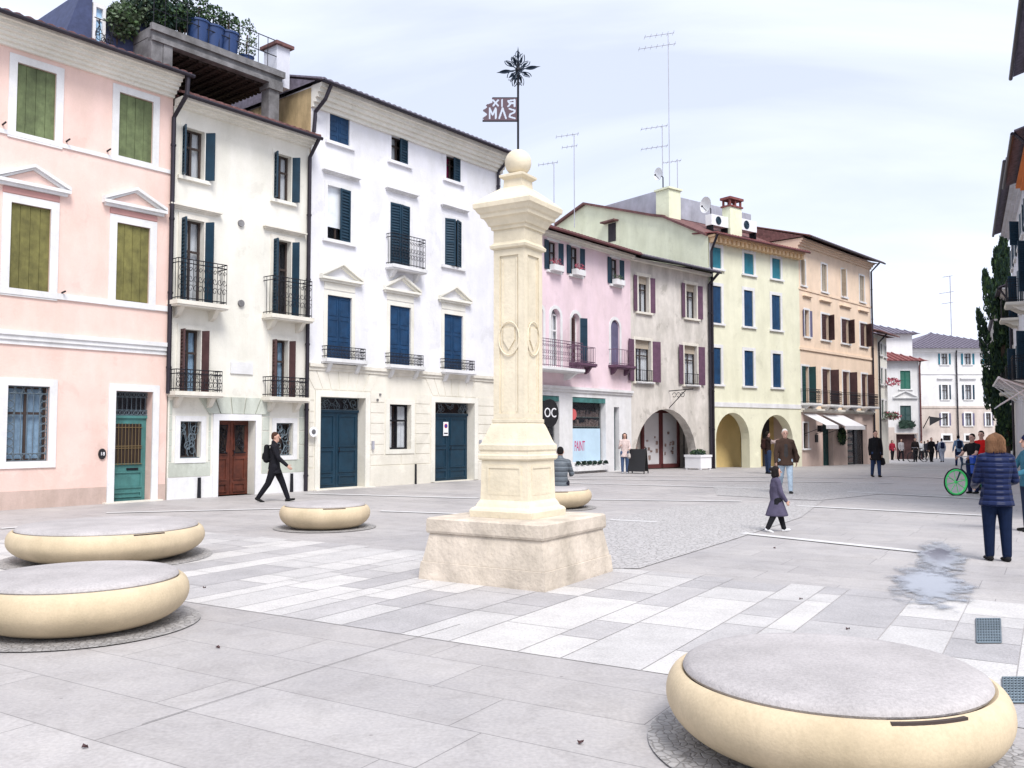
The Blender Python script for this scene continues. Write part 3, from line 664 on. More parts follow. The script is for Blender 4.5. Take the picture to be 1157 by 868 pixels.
# ---- cream house
O2 = along(line0, d0, 189.5); C_ = House('cream_house', O2, d=(d0.x, d0.y), label='narrow cream house with four rows of windows, iron balconies and a red brown double door')
cR = C_.hit(346, 480)[0]; cz = C_.hit(195, 119)[1]
r4 = [C_.hole(207.5, 143, 231, 199), C_.hole(311, 172.5, 329, 225)]
r3 = [C_.hole(205.4, 246, 229.5, 343), C_.hole(309.4, 269.8, 328, 358)]
r2 = [C_.hole(204.3, 371.5, 226, 444), C_.hole(308, 383.5, 325, 450)]
gwn = [C_.hole(203, 476, 226.7, 518), C_.hole(311.5, 478, 330.6, 515)]
cd = C_.hole(246, 475, 287.8, 566, dep=.35); cd = (cd[0], cd[1], 0, cd[3], False, .35); C_.holes[-1] = cd
C_.wall(0, cR, ZB, cz, 'cream')
C_.bar(0, cR, cz - .02, cz + .17, .36, 'cream', 'cornice', steps=3)
C_.roof(.0, cR, cz + .19, over=.5, depth=2.2, rise=.36, m='tile'); C_.gutter(-.05, cR, cz + .17, -.55)
for i, h in enumerate(r4):
    C_.window(h, frame=.10, proud=.015, trim='cream', curtain=('curtain', 'side'), shut='open', shm='tealsh', ang=(105, 125), sash='wood')
for i, h in enumerate(r3):
    W = C_.window(h, frame=.12, trim='stone', sill=False, curtain=('curtain', 'right') if i == 0 else ('curtain', 'left'), shut='open', shm='tealsh', ang=(96, 118), sash='wood')
    x0, x1 = (191.8, 251) if i == 0 else (298, 347.5); zf = C_.hit(200 if i == 0 else 305, 341 if i == 0 else 356.5)[1]
    zr = zf + 1.0; s0, s1 = h[0] - .32, h[1] + .42; C_.balcony(W, s0, s1, zf, zr, .42, slab='stone'); C_.hood(W, h[0] - .38, h[1] + .45, h[3] + .30, m='stone')
for i, h in enumerate(r2):
    W = C_.window(h, frame=.12, trim='cream', sill=False, curtain=('curtainblue', 'full'), shut='open', shm='brownsh', ang=(96, 112), sash='wood')
    zf = h[2] + .03; C_.balcony(W, h[0] - .3, h[1] + .42, zf, zf + .52, .34, slab='stone')
for h in gwn: C_.window(h, frame=.13, trim='trim', sill=False, grille='scroll')
W = C_.doorleaf(cd, 'door', 'double', frame=.16)
zt = cd[3]; 
for k in range(2):
    a = cd[0] + (cd[1] - cd[0]) * (.5 * k + .09); b = a + (cd[1] - cd[0]) * .32
    MB().box(a, b, cd[5] - .07, cd[5] - .045, zt * .56, zt * .94).build('pane', mat('brown_glass', (.03, .02, .015), .2), W); C_.scrollwork(W, a, b, zt * .56, zt * .94, cd[5] - .09, 'iron', n=7)
zs = C_.hit(200, 452)[1]
C_.blocks(.02, cR - .02, .52, zs, 5, 'creamstone', skip=[(h[0], h[1], h[2], h[3]) for h in gwn + [cd]], w=2.4)
C_.bar(0.0, cd[0] - .165, -.6, .52, .03, 'trim', 'base_slab'); C_.bar(cd[1] + .165, cR, -.6, .52, .03, 'trim', 'base_slab')
kb = MB(); cxx = (cd[0] + cd[1]) / 2; zk = cd[3] + .17; 
for i in range(-2, 3): kb.prism([(cxx + i * .34 - .15, zk), (cxx + i * .34 + .15, zk), (cxx + i * .46 + .21, zk + .42), (cxx + i * .46 - .21, zk + .42)], 'y', -.045, .002)
kb.build('door_voussoirs', 'creamstone', C_.root)
a = C_.rect(260, 408.6, 285, 422); MB().box(a[0], a[1], -.035, .002, a[2], a[3]).build('blank_plaque', 'trim', C_.root)
for u, v_ in ((271.8, 252.6), (271.8, 343)):
    q = C_.hit(u, v_); MB().prism([(q[0] + .09 * cos(2 * pi * k / 12), q[1] + .09 * sin(2 * pi * k / 12)) for k in range(12)], 'y', -.05, 0).build('tie_rod_plate', 'concrete', C_.root)
for u in (223.6, 328):
    q = C_.hit(u, 545)[0]; MB().tube([(q, -.06, -.1), (q, -.06, .5)], [.05, .04], 8).build('drain_outlet_pipe', 'iron', C_.root)
zg = cz + .14; C_.downpipe([(-.02, -.62, rz - .05), (-.04, -.62, rz - .5), (-.06, -.09, rz - .95), (-.06, -.09, C_.hit(188, 445)[1])])
C_.downpipe([(cR - .1, -.55, zg), (cR - .06, -.09, zg - .45), (cR - .06, -.09, -.2)])

# ---- white house
O3 = along(line0, d0, 347.5); Wt = House('white_house', O3, d=(d0.x, d0.y), label='tall white house with bright blue shutters, triangular pediments and two big dark blue doors')
wR = Wt.hit(566, 300)[0]; wz = Wt.hit(352, 121)[1]; wc = Wt.hit(352, 97)[1]
top3 = [Wt.hole(372.4, 126.5, 394.9, 159), Wt.hole(442, 152, 460.7, 181), Wt.hole(504, 174, 520, 202)]
row3 = [Wt.hole(370, 208.8, 396, 269.6), Wt.hole(440.7, 228, 462.8, 302), Wt.hole(502.6, 246, 521, 299.5)]
row2 = [Wt.hole(369.3, 332.9, 396.8, 406), Wt.hole(440, 344.6, 463.6, 413), Wt.hole(501.4, 354.3, 522.5, 418.5)]
d1 = Wt.hole(361, 448.2, 412, 548, dep=.35); d1 = (d1[0], d1[1], .02, d1[3], False, .35); Wt.holes[-1] = d1
gw_ = Wt.hole(439.6, 456.8, 464, 508)
d2 = Wt.hole(490.7, 454.3, 535.4, 541, dep=.35); d2 = (d2[0], d2[1], .02, d2[3], False, .35); Wt.holes[-1] = d2
zband = Wt.hit(350, 413)[1]
Wt.wall(0, wR, zband, wc, 'white', name='wall'); Wt.wall(0, wR, ZB, zband, 'ivory', name='ground_floor_wall')
MB().box(-.02, -.004, 0.02, 8.9, cz - 1, wc - .05).build('end_wall_render', 'ochre', Wt.root)
Wt.bar(0, wR, zband - .12, zband + .07, .09, 'stone', 'string_course', steps=2)
Wt.bar(-.02, wR, wz, wc, .46, 'cream', 'cornice', steps=5); Wt.roof(-.15, wR + .15, wc + .01, over=.62, depth=4.3, rise=.3, m='tilegrey'); Wt.gutter(-.1, wR + .1, wc - .0, -.66)
Wt.window(top3[0], frame=.10, proud=.012, trim='white', shut='closed', pane=False, shm='bluesh', style='panel')
Wt.window(top3[1], frame=.10, proud=.012, trim='white', curtain=('curtain', 'left'), shut='right', shm='tealsh', ang=(0, 5))
Wt.window(top3[2], frame=.10, proud=.012, trim='white', curtain=('magenta', 'left'), shut='right', shm='tealsh', ang=(0, 5))
W = Wt.window(row3[0], frame=.12, proud=.015, cover=('curtain', .25), shut='right', shm='tealsh', ang=(0, 8)); Wt.hood(W, row3[0][0] - .22, row3[0][1] + .3, row3[0][3] + .42)
W = Wt.window(row3[1], frame=.12, proud=.015, sill=False, curtain=('curtain', 'full'), shut='ajar', shm='tealsh', ang=(8, 8)); Wt.hood(W, row3[1][0] - .22, row3[1][1] + .3, row3[1][3] + .42)
Wt.balcony(W, row3[1][0] - .15, row3[1][1] + .40, row3[1][2] + .05, row3[1][2] + 1.0, .32)
W = Wt.window(row3[2], frame=.12, proud=.015, curtain=('curtain', 'full'), shut='ajar', shm='tealsh', ang=(24, 24)); Wt.hood(W, row3[2][0] - .22, row3[2][1] + .3, row3[2][3] + .42)
for h in row2:
    W = Wt.window(h, frame=.13, trim='cream', sill=False, shut='closed', pane=False, shm='bluesh', style='panel')
    Wt.balcony(W, h[0] - .16, h[1] + .36, h[2] + .02, h[2] + .36, .24); zp = h[3] + .50; Wt.pediment(W, h[0] - .30, h[1] + .34, zp, zp + .46, m='cream')
    MB().box(h[0] - .12, h[1] + .12, -.025, .002, h[3] + .16, zp - .14).build('frieze', 'cream', W)
for h in (d1, d2): W = Wt.doorleaf(h, 'tealsh', 'double', top=.42, grille='scroll', trim='cream', frame=.18)
a = Wt.rect(507.5, 476.8, 513, 492.5); y = d2[5] - .09; sg = MB().box(a[0], a[1], y - .004, y + .008, a[2], a[3]).build('notice_sign', 'white2', W)
ccx, ccz = (a[0] + a[1]) / 2, a[3] - .13
def disc(x, z, r, y0, y1): return MB().prism([(x + r * cos(2 * pi * k / 16), z + r * sin(2 * pi * k / 16)) for k in range(16)], 'y', y0, y1)
disc(ccx, ccz, .075, y - .010, y - .0042).build('red_ring', mat('sign_red', (.5, .02, .02)), W); disc(ccx, ccz, .052, y - .014, y - .0102).build('blue_disc', mat('sign_blue', (.02, .05, .3)), W)
MB().box(a[0] + .03, a[1] - .03, y - .010, y - .0042, a[2] + .06, a[2] + .10).build('text_line', 'black', W)
Wt.window(gw_, frame=.15, trim='cream', sill=False, curtain=('curtain', 'side'), sash='iron')
sk = [d1, d2, gw_]; zt = d1[3] + .2
Wt.blocks(.03, wR, .62, zt, 7, 'ivory', skip=sk, w=1.3, gap=.028)
Wt.bar(.0, d1[0] - .19, -.6, .60, .04, 'ivory', 'base_slab'); Wt.bar(d1[1] + .19, d2[0] - .19, -.6, .60, .04, 'ivory', 'base_slab'); Wt.bar(d2[1] + .19, wR, -.6, .60, .04, 'ivory', 'base_slab')
for D in (d1, d2):
    kb = MB(); cxx = (D[0] + D[1]) / 2; zk = D[3] + .21
    for i in range(-3, 4): kb.prism([(cxx + i * .30 - .135, zk), (cxx + i * .30 + .135, zk), (cxx + i * .40 + .185, zk + .55), (cxx + i * .40 - .185, zk + .55)], 'y', -.014, .002)
    kb.build('door_voussoirs', 'ivory', Wt.root)
for u, v_ in ((425, 453), (428, 447)): q = Wt.hit(u, v_); MB().box(q[0], q[0] + .06, -.05, 0, q[1], q[1] + .06).build('wall_box', 'concrete', Wt.root)
for D in (d1, d2): MB().box(D[1] + .25, D[1] + .31, -.09, -.02, 1.1, 1.35).build('doorbell_panel', 'metalgrey', Wt.root)
q = Wt.hit(468, 530)[0]; MB().tube([(q, -.07, -.1), (q, -.07, .62)], [.035, .03], 8).build('drain_outlet_pipe', 'iron', Wt.root)
MB().box(d1[0] - .25, d1[1] + .25, -.22, .2, -.12, .018).build('doorstep', 'stone', Wt.root)
Wt.downpipe([(.20, -.6, wc - .06), (.12, -.45, wc - .45), (.06, -.09, wc - .75), (.06, -.09, cz + .9), (.02, -.09, cz + .45)])
Wt.downpipe([(wR - .1, -.6, wc - .06), (wR - .25, -.09, wc - .6), (wR - .25, -.09, 4.2)])
# oval traffic plate on the corner pipe
q = C_.hit(348, 488); pl = disc(q[0] + .06, q[1], .14, -.17, -.15).build('round_sign', 'white2', C_.root); disc(q[0] + .06, q[1], .07, -.178, -.1702).build('sign_symbol', 'concrete', pl)

# ---- lilac pink shop house
O4 = (O3[0] + d0.x * wR, O3[1] + d0.y * wR); S = House('lilac_pink_house', O4, d=(d0.x, d0.y), label='lilac pink house with arched windows above a white fronted shop', cat='shop house')
sR2 = S.hit(713.5, 450)[0]; sz_ = S.hit(618, 262)[1]
tw = [S.hole(620, 271.5, 630.6, 305), S.hole(645, 277.5, 655, 310), S.hole(690.7, 291, 699.8, 321)]
aw = [S.hole(606, 346, 613.5, 412, True), S.hole(622.5, 348, 633, 414, True), S.hole(646, 353.5, 655, 409.5, True), S.hole(690, 360.7, 700, 412, True)]
zf_ = S.hit(612, 438)[1]
sh1 = S.hole(600, 447, 632, 530, dep=.3); sh2 = S.hole(647, 448, 684.5, 528, dep=.3); dn_ = S.hole(694, 460, 699.8, 532, dep=.25)
sh1 = (sh1[0], sh1[1], .35, zf_ - .28, False, .3); sh2 = (sh2[0], sh2[1], .42, zf_ - .28, False, .3); S.holes[-3:] = [sh1, sh2, (dn_[0], dn_[1], 0, dn_[3], False, .25)]
S.wall(0, sR2, zf_, sz_, 'lilac'); S.wall(0, sR2, ZB, zf_, 'trim', name='shop_front_wall')
S.bar(0, sR2, zf_ - .1, zf_ + .1, .12, 'trim', 'fascia', steps=2)
S.bar(0, sR2, sz_ - .18, sz_, .25, 'cream', 'cornice', steps=2); S.roof(0.2, sR2 + .05, sz_ + .03, over=.55, depth=4, rise=.3, m='tile'); S.gutter(0, sR2, sz_ + .02, -.6, m='redframe')
for i, h in enumerate(tw):
    W = S.window(h, frame=.10, proud=.015, trim='trim', curtain=('curtain', 'full'), shut='open', shm='tealsh', ang=(172, 172))
    bx = MB().box(h[0] - .02, h[1] + .02, -.28, -.06, h[2] - .02, h[2] + .2).build('flower_box', 'trim', W)
    fl = MB()
    for _ in range(60): p = Vector((U(h[0], h[1]), U(-.3, -.05), h[2] + U(.18, .42))); fl.quad(*[p + Vector((U(-.05, .05), U(-.05, .05), U(-.05, .05))) for _ in range(4)])
    fl.build('flowers', 'flower' if i != 2 else 'leafgrey', W)
for i, h in enumerate(aw):
    shut = (None, None, 'open', 'closed')[i]
    W = S.window(h, frame=.13, proud=.02, sill=(i == 3), curtain=('curtain', 'full') if i < 3 else None, pane=i < 3, shut=None, sash='trim')
    if i == 2:
        S.shutter(W, h[0], 0, (h[1] - h[0]) / 2, h[2], h[3] - .2, 120, 'brownsh', 'louver', -.02); S.shutter(W, h[1], 1, (h[1] - h[0]) * .6, h[2], h[3] - .15, 150, 'tealsh', 'plank', -.02)
    if i == 3: S.shutter(W, h[0], 0, (h[1] - h[0]) / 2, h[2], h[3] - .05, 0, 'lilacsh', 'plank', .1); S.shutter(W, h[1], 1, (h[1] - h[0]) / 2, h[2], h[3] - .05, 0, 'lilacsh', 'plank', .1)
    if i == 0: zb_ = S.hit(612, 416)[1]; S.balcony(W, h[0] - 2.2, aw[1][1] + .45, zb_, zb_ + 1.0, .75, m='purplesh', slab='trim')
    if i in (2, 3): S.balcony(W, h[0] - .15, h[1] + .55, h[2] - .02, h[2] + .62, .38, m='purplesh', slab='purplesh', dense=False)
W = S.window(sh1, frame=0, sill=False, pane=False, name='shop_window'); MB().box(sh1[0], sh1[1], .24, .25, sh1[2], sh1[3]).build('pane', 'shopglass', W)
def shelves(S, W, h, n, m='goods', dens=1.0, y0=.32, y1=.5, tall=False):
    b = MB(); sh = MB()
    for j in range(n):
        z = h[2] + (h[3] - h[2]) * j / n + .03; sh.box(h[0] + .02, h[1] - .02, y0, y1, z - .02, z); x = h[0] + .05
        while x < h[1] - .1:
            wv = U(.06, .18)
            if R() < dens: b.box(x, x + wv * .85, y0 + .02, y0 + .12, z, z + U(.10, (h[3] - h[2]) / n * .8))
            x += wv
    sh.build('shelf', 'glassgreen', W); b.build('goods', m, W)
shelves(S, W, (sh1[0] + 2.0, sh1[1], sh1[2], sh1[3]), 5, 'glassgreen', .9)
q = S.hit(614.5, 467); sgn = disc(q[0], q[1], .52, -.30, -.22).build('round_sign', 'black', W); text_mesh('OC', .5, 'lettering', 'white2', sgn, lambda x, y, z: (q[0] + x, -.302 - z, q[1] + y))
W = S.window(sh2, frame=0, sill=False, pane=False, name='shop_window'); MB().box(sh2[0], sh2[1], .24, .25, sh2[2], sh2[3]).build('pane', 'shopglass', W)
wd = sh2[1] - sh2[0]; zm = sh2[2] + (sh2[3] - sh2[2]) * .52
brd = MB().box(sh2[0] + .02, S.hit(678, 505, .2)[0], .19, .22, sh2[2] + .02, zm).build('window_board', 'paper', W)
text_mesh('PAINT', .42, 'lettering', 'magenta', brd, lambda x, y, z: (S.hit(649, 507, .188)[0] + x * .62, .188 - z, sh2[2] + .62 + y * 1.35), align='LEFT')
shelves(S, W, (sh2[0], sh2[1], zm + .05, sh2[3] - .4), 2); shelves(S, W, (sh2[0] + wd * .83, sh2[1], sh2[2], zm), 6, 'glassgreen')
disc(sh2[0] + .3, zm + .55, .22, .17, .2).build('round_sticker', mat('coral_paper', (.6, .12, .12)), W)
for X0, X1 in ((sh1[0], sh1[1]), (sh2[0], sh2[1])): MB().box(X0, X1, .02, .2, zf_ - .48, zf_ - .30).build('roller_box', 'greendark' if 0 else 'tealdoor', W)
lv = MB()
for k in range(6): lx = sh2[0] + wd * (k + .5) / 6; [lv.quad(*[Vector((lx, -.12, .36)) + Vector((U(-.12, .12), U(-.1, .1), U(-.05, .14))) for _ in range(4)]) for _ in range(22)]
lv.build('sill_plants', 'leafdark', W); MB().box(sh2[0] - .02, sh2[1] + .02, -.24, .003, .1, .28).build('sill_box', 'trim', W)
W = S.doorleaf(S.holes[-1], 'tealsh', 'single', frame=0)
# ---- worn grey house with the big arch
O5 = along(O4, d0, 713.5); r_ = ray(1632, 488); d5 = Vector((r_.x, r_.y)).normalized()
Gh = House('worn_grey_house', O5, d=(d5.x, d5.y), label='worn beige grey house with brown shutters over one wide round arch')
gR = Gh.hit(802, 450)[0]; gzz = Gh.hit(716, 292)[1]
g3 = [Gh.hole(721, 311.5, 733, 352), Gh.hole(775, 320.5, 786.7, 359)]; g2 = [Gh.hole(717.5, 383.5, 735.5, 431), Gh.hole(773, 390, 787.5, 434.5)]
ar = Gh.hit(717, 500)[0], Gh.hit(787, 500)[0]; za = Gh.hit(750, 462)[1]
arc = (ar[0], ar[1], ZB, za, True, .45); rr_ = (ar[1] - ar[0]) / 2
Gh.holes.append(arc); Gh.wall(0, gR, ZB, gzz, 'grey')
def arcade_back(Hs, s0, s1, z1, m, dep=3.2, floor=True):
    b = MB(); b.quad((s0, dep, ZB), (s1, dep, ZB), (s1, dep, z1), (s0, dep, z1)); b.quad((s0, .46, z1), (s1, .46, z1), (s1, dep, z1), (s0, dep, z1))
    for x in (s0, s1): b.quad((x, .46, ZB), (x, dep, ZB), (x, dep, z1), (x, .46, z1))
    return b.build('arcade_inner_wall', m, Hs.root)
arcade_back(Gh, .02, gR - .02, za + .25, 'grey', dep=1.5)
def gzl(Hs, x, y): wv = Hs.world(x, y, 0); return gz(wv.y)
gb0 = gzl(Gh, 2, 0)
W = MB(); x0, x1 = Gh.hit(724, 500, 1.45)[0], Gh.hit(766, 500, 1.45)[0]; yb = 1.46
for q in ((x0, x0 + .13, gb0, 2.5), (x1 - .13, x1, gb0, 2.5), ((x0 + x1) / 2 - .1, (x0 + x1) / 2 + .1, gb0, 2.5), (x0, x1, 2.5, 2.68), (x0, x1, gb0, gb0 + .18)): W.box(q[0], q[1], yb - .12, yb, q[2], q[3])
W = W.build('shop_window', 'redframe', Gh.root)
for a, b in ((x0 + .13, (x0 + x1) / 2 - .1), ((x0 + x1) / 2 + .1, x1 - .13)):
    MB().box(a, b, yb - .03, yb - .01, gb0 + .18, 2.5).build('display_panel', 'shade', W)
    gd = MB()
    for _ in range(9): u, v_ = U(a + .1, b - .2), U(.3, 1.6); gd.box(u, u + U(.06, .16), yb - .06, yb - .032, v_, v_ + U(.05, .2))
    gd.build('goods', 'goods', W)
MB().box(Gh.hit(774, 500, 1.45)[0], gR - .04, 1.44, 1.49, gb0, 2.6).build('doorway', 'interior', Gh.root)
Gh.bar(0, gR, gzz - .12, gzz, .2, 'cream', 'cornice'); Gh.roof(-.1, gR + .12, gzz + .03, over=.6, depth=3.6, rise=.28, m='tilegrey'); Gh.gutter(-.1, gR + .1, gzz + .02, -.65)
for h in g3: W = Gh.window(h, frame=.14, trim='stone', cover=('tansh', .8), curtain=('curtain', 'full'), shut='open', shm='purplesh', ang=(168, 168))
for h in g2:
    W = Gh.window(h, frame=.12, trim='stone', cover=('tansh', .8), curtain=('curtain', 'right'), shut='open', shm='purplesh', ang=(168, 168)); Gh.balcony(W, h[0], h[1], h[2], h[2] + .5, .12, dense=False, brackets=False, slabh=.05)
q0 = Gh.hit(755.6, 442); br = MB(); br.tube([(q0[0], -.02, q0[1]), (q0[0], -1.3, q0[1] + .05)], .022, 5); br.tube([(q0[0], -.02, q0[1] - .75), (q0[0], -.9, q0[1] - .0)], .02, 5)
for k in range(3): br.tube([(q0[0], -.3 - k * .22 + .1 * cos(t * .7), q0[1] - .18 + .1 * sin(t * .7)) for t in range(9)], .014, 4)
br.build('bracket_sign_arm', 'iron', Gh.root)
Gh.downpipe([(gR - .02, -.6, gzz), (gR - .10, -.12, gzz - .5), (gR - .10, -.12, -.6)], r=.07)
# ---- yellow house with side gable
O6 = along(O5, d5, 802.5); r_ = ray(1862, 488); d6 = Vector((r_.x, r_.y)).normalized()
Y_ = House('pale_yellow_house', O6, d=(d6.x, d6.y), label='tall pale yellow house with two arches and a blank side gable above its neighbour')
yR = Y_.hit(905, 450)[0]; yz = Y_.hit(805, 268)[1]
yw = []
for q in ((803.7, 278.5, 814.7, 302.4), (840.6, 285.6, 851.5, 309.4), (872.2, 291.3, 881.8, 314.6)): yw.append((Y_.hole(*q), 'tealbr'))
for q in ((804, 322.4, 815, 364.6), (840.6, 327.6, 850.7, 368.5), (872, 333, 881.8, 372.4)): yw.append((Y_.hole(*q), 'bluesh'))
for q in ((804.3, 392.4, 814.7, 434), (841, 396, 851.5, 436), (873, 399.4, 882.6, 437.6)): yw.append((Y_.hole(*q), 'bluesh'))
ya1 = Y_.hole(809, 466, 847, 530, True, dep=.5); ya2 = Y_.hole(859.5, 468.5, 896, 530, True, dep=.5)
Y_.holes[-2:] = [(h[0], h[1], ZB, h[3], True, .5) for h in (ya1, ya2)]; ya1, ya2 = Y_.holes[-2:]
Y_.wall(0, yR, ZB, yz, 'yellow', depth=11, sides=False)
arcade_back(Y_, .02, yR - .02, ya1[3] + .2, mat('golden_plaster', (.66, .50, .22)), dep=1.5)
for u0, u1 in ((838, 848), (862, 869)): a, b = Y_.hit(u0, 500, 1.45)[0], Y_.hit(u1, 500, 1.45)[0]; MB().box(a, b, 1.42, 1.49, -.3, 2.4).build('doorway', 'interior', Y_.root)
sd_ = [Y_.hitside(u, v_) for u, v_ in ((803, 258), (751.7, 246.7), (751.7, 246.0), (737.4, 244.6), (661.7, 231.6), (628.5, 255.7))]
sw = MB(); poly = [(0, ZB), (0, yz)] + [(max(0.02, a), b) for a, b in sd_[1:]]; L_ = poly[-1][0]; poly.append((L_, ZB))
sw.prism(poly, 'x', 0, .25); sw.build('side_gable_wall', 'sidey', Y_.root)
rf = MB()
for (a, b) in zip(poly[1:-2], poly[2:-1]): rf.prism([(a[0], a[1]), (b[0], b[1]), (b[0], b[1] + .12), (a[0], a[1] + .12)], 'x', -.2, yR)
rf.build('roof', 'tile', Y_.root)
bk = MB(); bk.quad((yR, 0, ZB), (yR, L_, ZB), (yR, L_, yz), (yR, 0, yz)); bk.quad((0, L_, ZB), (yR, L_, ZB), (yR, L_, yz), (0, L_, yz)); bk.build('rear_wall', 'sidey', Y_.root)
a0, z1_ = Y_.hitside(687.5, 253.5); a1, z0_ = Y_.hitside(696, 272)
sm = MB(); sm.box(-.03, 0, min(a0, a1), max(a0, a1), z0_, z1_); sm = sm.build('window', 'interior', Y_.root); MB().box(-.35, 0, min(a0, a1) - .2, max(a0, a1) + .3, z1_ + .04, z1_ + .12).build('window_hood', 'tile', sm)
for h, m_ in yw: Y_.window(h, frame=.16, proud=.02, trim='trim', shut='closed', shm=m_, style='plank', pane=False)
z_ = Y_.hit(803.5, 457)[1]; Y_.bar(0, yR, z_ - .1, z_ + .12, .04, 'trim', 'string_course')
cb_ = MB(); cb_.box(0, yR, -.42, .003, yz - .06, yz + .05); n = 22
for i in range(n): x = yR * (i + .3) / n; cb_.box(x, x + .16, -.38, .002, yz - .30, yz - .062)
cb_.build('cornice', mat('apricot_paint', (.76, .54, .32)), Y_.root); Y_.roof(-.1, yR + .15, yz + .06, over=.6, depth=.9, rise=.12, m='tilered', back=False)
Y_.gutter(-.1, yR + .1, yz + .06, -.64, m='redframe'); Y_.downpipe([(-.02, -.6, yz), (.10, -.12, yz - .7), (.10, -.12, -.7)], r=.06)
cw = [Y_.hitside(741, 246), Y_.hitside(755.6, 246)]; zt_ = Y_.hitside(748, 215)[1]
ch = MB(); ch.box(.02, .9, cw[1][0], cw[0][0], cw[0][1] - .5, zt_); ch.box(-.06, .98, cw[1][0] - .08, cw[0][0] + .08, zt_ + .001, zt_ + .1); ch.build('chimney', 'sidey', Y_.root)
# sheet-metal parapet and roof terrace behind the eave
pz0, pz1 = yz + .4, Y_.hit(803, 236, 3.0)[1]
mp_ = MB(); mp_.box(.4, yR + .3, 3.2, 3.3, pz0, pz1 + .3); mp_.box(.4, .5, 3.3, 8, pz0, pz1 + .5); mp_.build('roof_parapet', 'metalgrey', Y_.root)
# ---- peach house
O7 = along(O6, d6, 905); r_ = ray(1512, 488); d7 = Vector((r_.x, r_.y)).normalized()
Pe = House('peach_house', O7, d=(d7.x, d7.y), label='peach orange house with four window bays and grey awnings over its shop')
pR = Pe.hit(986, 450)[0]; pz = Pe.hit(906, 271)[1]
p4 = [Pe.hole(*q) for q in ((905, 293.7, 909.5, 322), (928, 298, 934, 329), (950.6, 304.4, 956, 334.7), (971, 311, 976.3, 340.4))]
p3 = [Pe.hole(*q) for q in ((909, 350, 914, 380), (928, 354.5, 936.5, 383.5), (950.6, 360, 959, 387.3), (971.6, 364.7, 979, 391))]
p2 = [Pe.hole(*q) for q in ((905.8, 413.5, 913.7, 456), (929, 416.8, 938, 457.7), (952, 419.8, 959.7, 458.7), (973.4, 422.5, 980, 459.8))]
pw = Pe.hole(907.5, 478, 913, 506.7); pd = Pe.hole(929, 478, 941, 524, dep=.3); ps = Pe.hole(957.4, 480, 980, 523, dep=.4)
pd = (pd[0], pd[1], -1, pd[3], False, .3); ps = (ps[0], ps[1], -1, ps[3], False, .4); Pe.holes[-2:] = [pd, ps]
zl = Pe.hit(906.5, 464)[1]; Pe.wall(0, pR, zl, pz, 'peach'); Pe.wall(0, pR, -2, zl, 'peachlow', name='ground_floor_wall')
Pe.bar(0, pR, zl - .08, zl + .12, .2, 'stone', 'string_course', steps=2)
z_ = Pe.hit(905, 394)[1]; Pe.bar(0, pR, z_ - .05, z_ + .09, .07, 'peach', 'string_course'); z_ = p4[0][2] - .2; Pe.bar(0, pR, z_ - .06, z_ + .04, .04, 'peach', 'string_course')
Pe.bar(0, pR, pz - .35, pz, .3, 'peach', 'cornice', steps=3); Pe.roof(-.1, pR + .5, pz + .02, over=.7, depth=4, rise=.3, m='tile'); Pe.gutter(0, pR + .5, pz + .02, -.74)
for i, h in enumerate(p4): Pe.window(h, frame=.09, trim='trim', shut='closed' if i % 2 else 'openleft', pane=not i % 2, shm='tansh', ang=(95, 95), curtain=None)
for i, h in enumerate(p3):
    W = Pe.window(h, frame=.1, trim='trim', curtain=('curtain', 'full'), shut='open' if i == 0 else 'ajar', shm='lilacsh' if i == 0 else 'brownsh', ang=(165, 165) if i == 0 else (5, 60)); 
    Pe.hood(W, h[0] - .2, h[1] + .25, h[3] + .75, m='peach')
for i, h in enumerate(p2):
    W = Pe.window(h, frame=.1, trim='trim', sill=False, curtain=('curtain', 'right'), shut='ajar', shm=('greendark', 'brownsh', 'brownsh', 'brownsh')[i], ang=(5, 92)); Pe.balcony(W, h[0] - .15, h[1] + .35, h[2] + .02, h[2] + .75, .5, dense=True)
Pe.window(pw, frame=.08, trim='trim', bars=4); Pe.doorleaf(pd, 'greendark', 'double', frame=.06, trim='peachlow')
W = Pe.window(ps, frame=0, sill=False, pane=False, name='shop_window'); MB().box(ps[0], ps[1], .3, .31, -1, ps[3]).build('pane', 'shopglass', W); shelves(Pe, W, (ps[0], ps[0] + (ps[1] - ps[0]) * .55, -.2, ps[3]), 6)
fm = MB()
for f in (0, .55, .97): fm.box(ps[0] + (ps[1] - ps[0]) * f, ps[0] + (ps[1] - ps[0]) * f + .05, .25, .3, -1, ps[3])
fm.build('window_frame', 'iron', W)
for (u0, v0, u1, nm) in ((907, 467, 921, 1), (929, 468.5, 952, 1)):
    a, b = Pe.hit(u0, v0)[0], Pe.hit(u1, v0)[0]; zt = Pe.hit(u0, v0)[1]; aw_ = MB()
    aw_.add([(a, -.02, zt), (b, -.02, zt), (b, -1.25, zt - .62), (a, -1.25, zt - .62), (a, -.02, zt - .03), (b, -.02, zt - .03), (b, -1.25, zt - .65), (a, -1.25, zt - .65)], [(0, 1, 2, 3), (4, 5, 6, 7), (0, 1, 5, 4), (1, 2, 6, 5), (0, 3, 7, 4)])
    aw_.box(a, b, -1.27, -1.245, zt - .82, zt - .62); A = aw_.build('awning', 'shade', Pe.root)
    ar_ = MB(); [ar_.tube([(x, -.02, zt - 1.1), (x, -1.2, zt - .68)], .015, 5) for x in (a + .04, b - .04)]; ar_.build('awning_arm', 'iron', A)
q = Pe.hit(921.8, 485); MB().box(q[0] - .1, q[0] + .1, -.35, -.12, q[1] - .15, q[1] + .2).build('wall_lantern', 'iron', Pe.root); q = Pe.hit(922, 495.6); MB().box(q[0] - .14, q[0] + .14, -.06, 0, q[1] - .2, q[1] + .2).build('wall_sign', 'black', Pe.root)
Pe.downpipe([(pR - .02, -.6, pz), (pR - .06, -.1, pz - .5), (pR - .06, -.1, -1.2)])
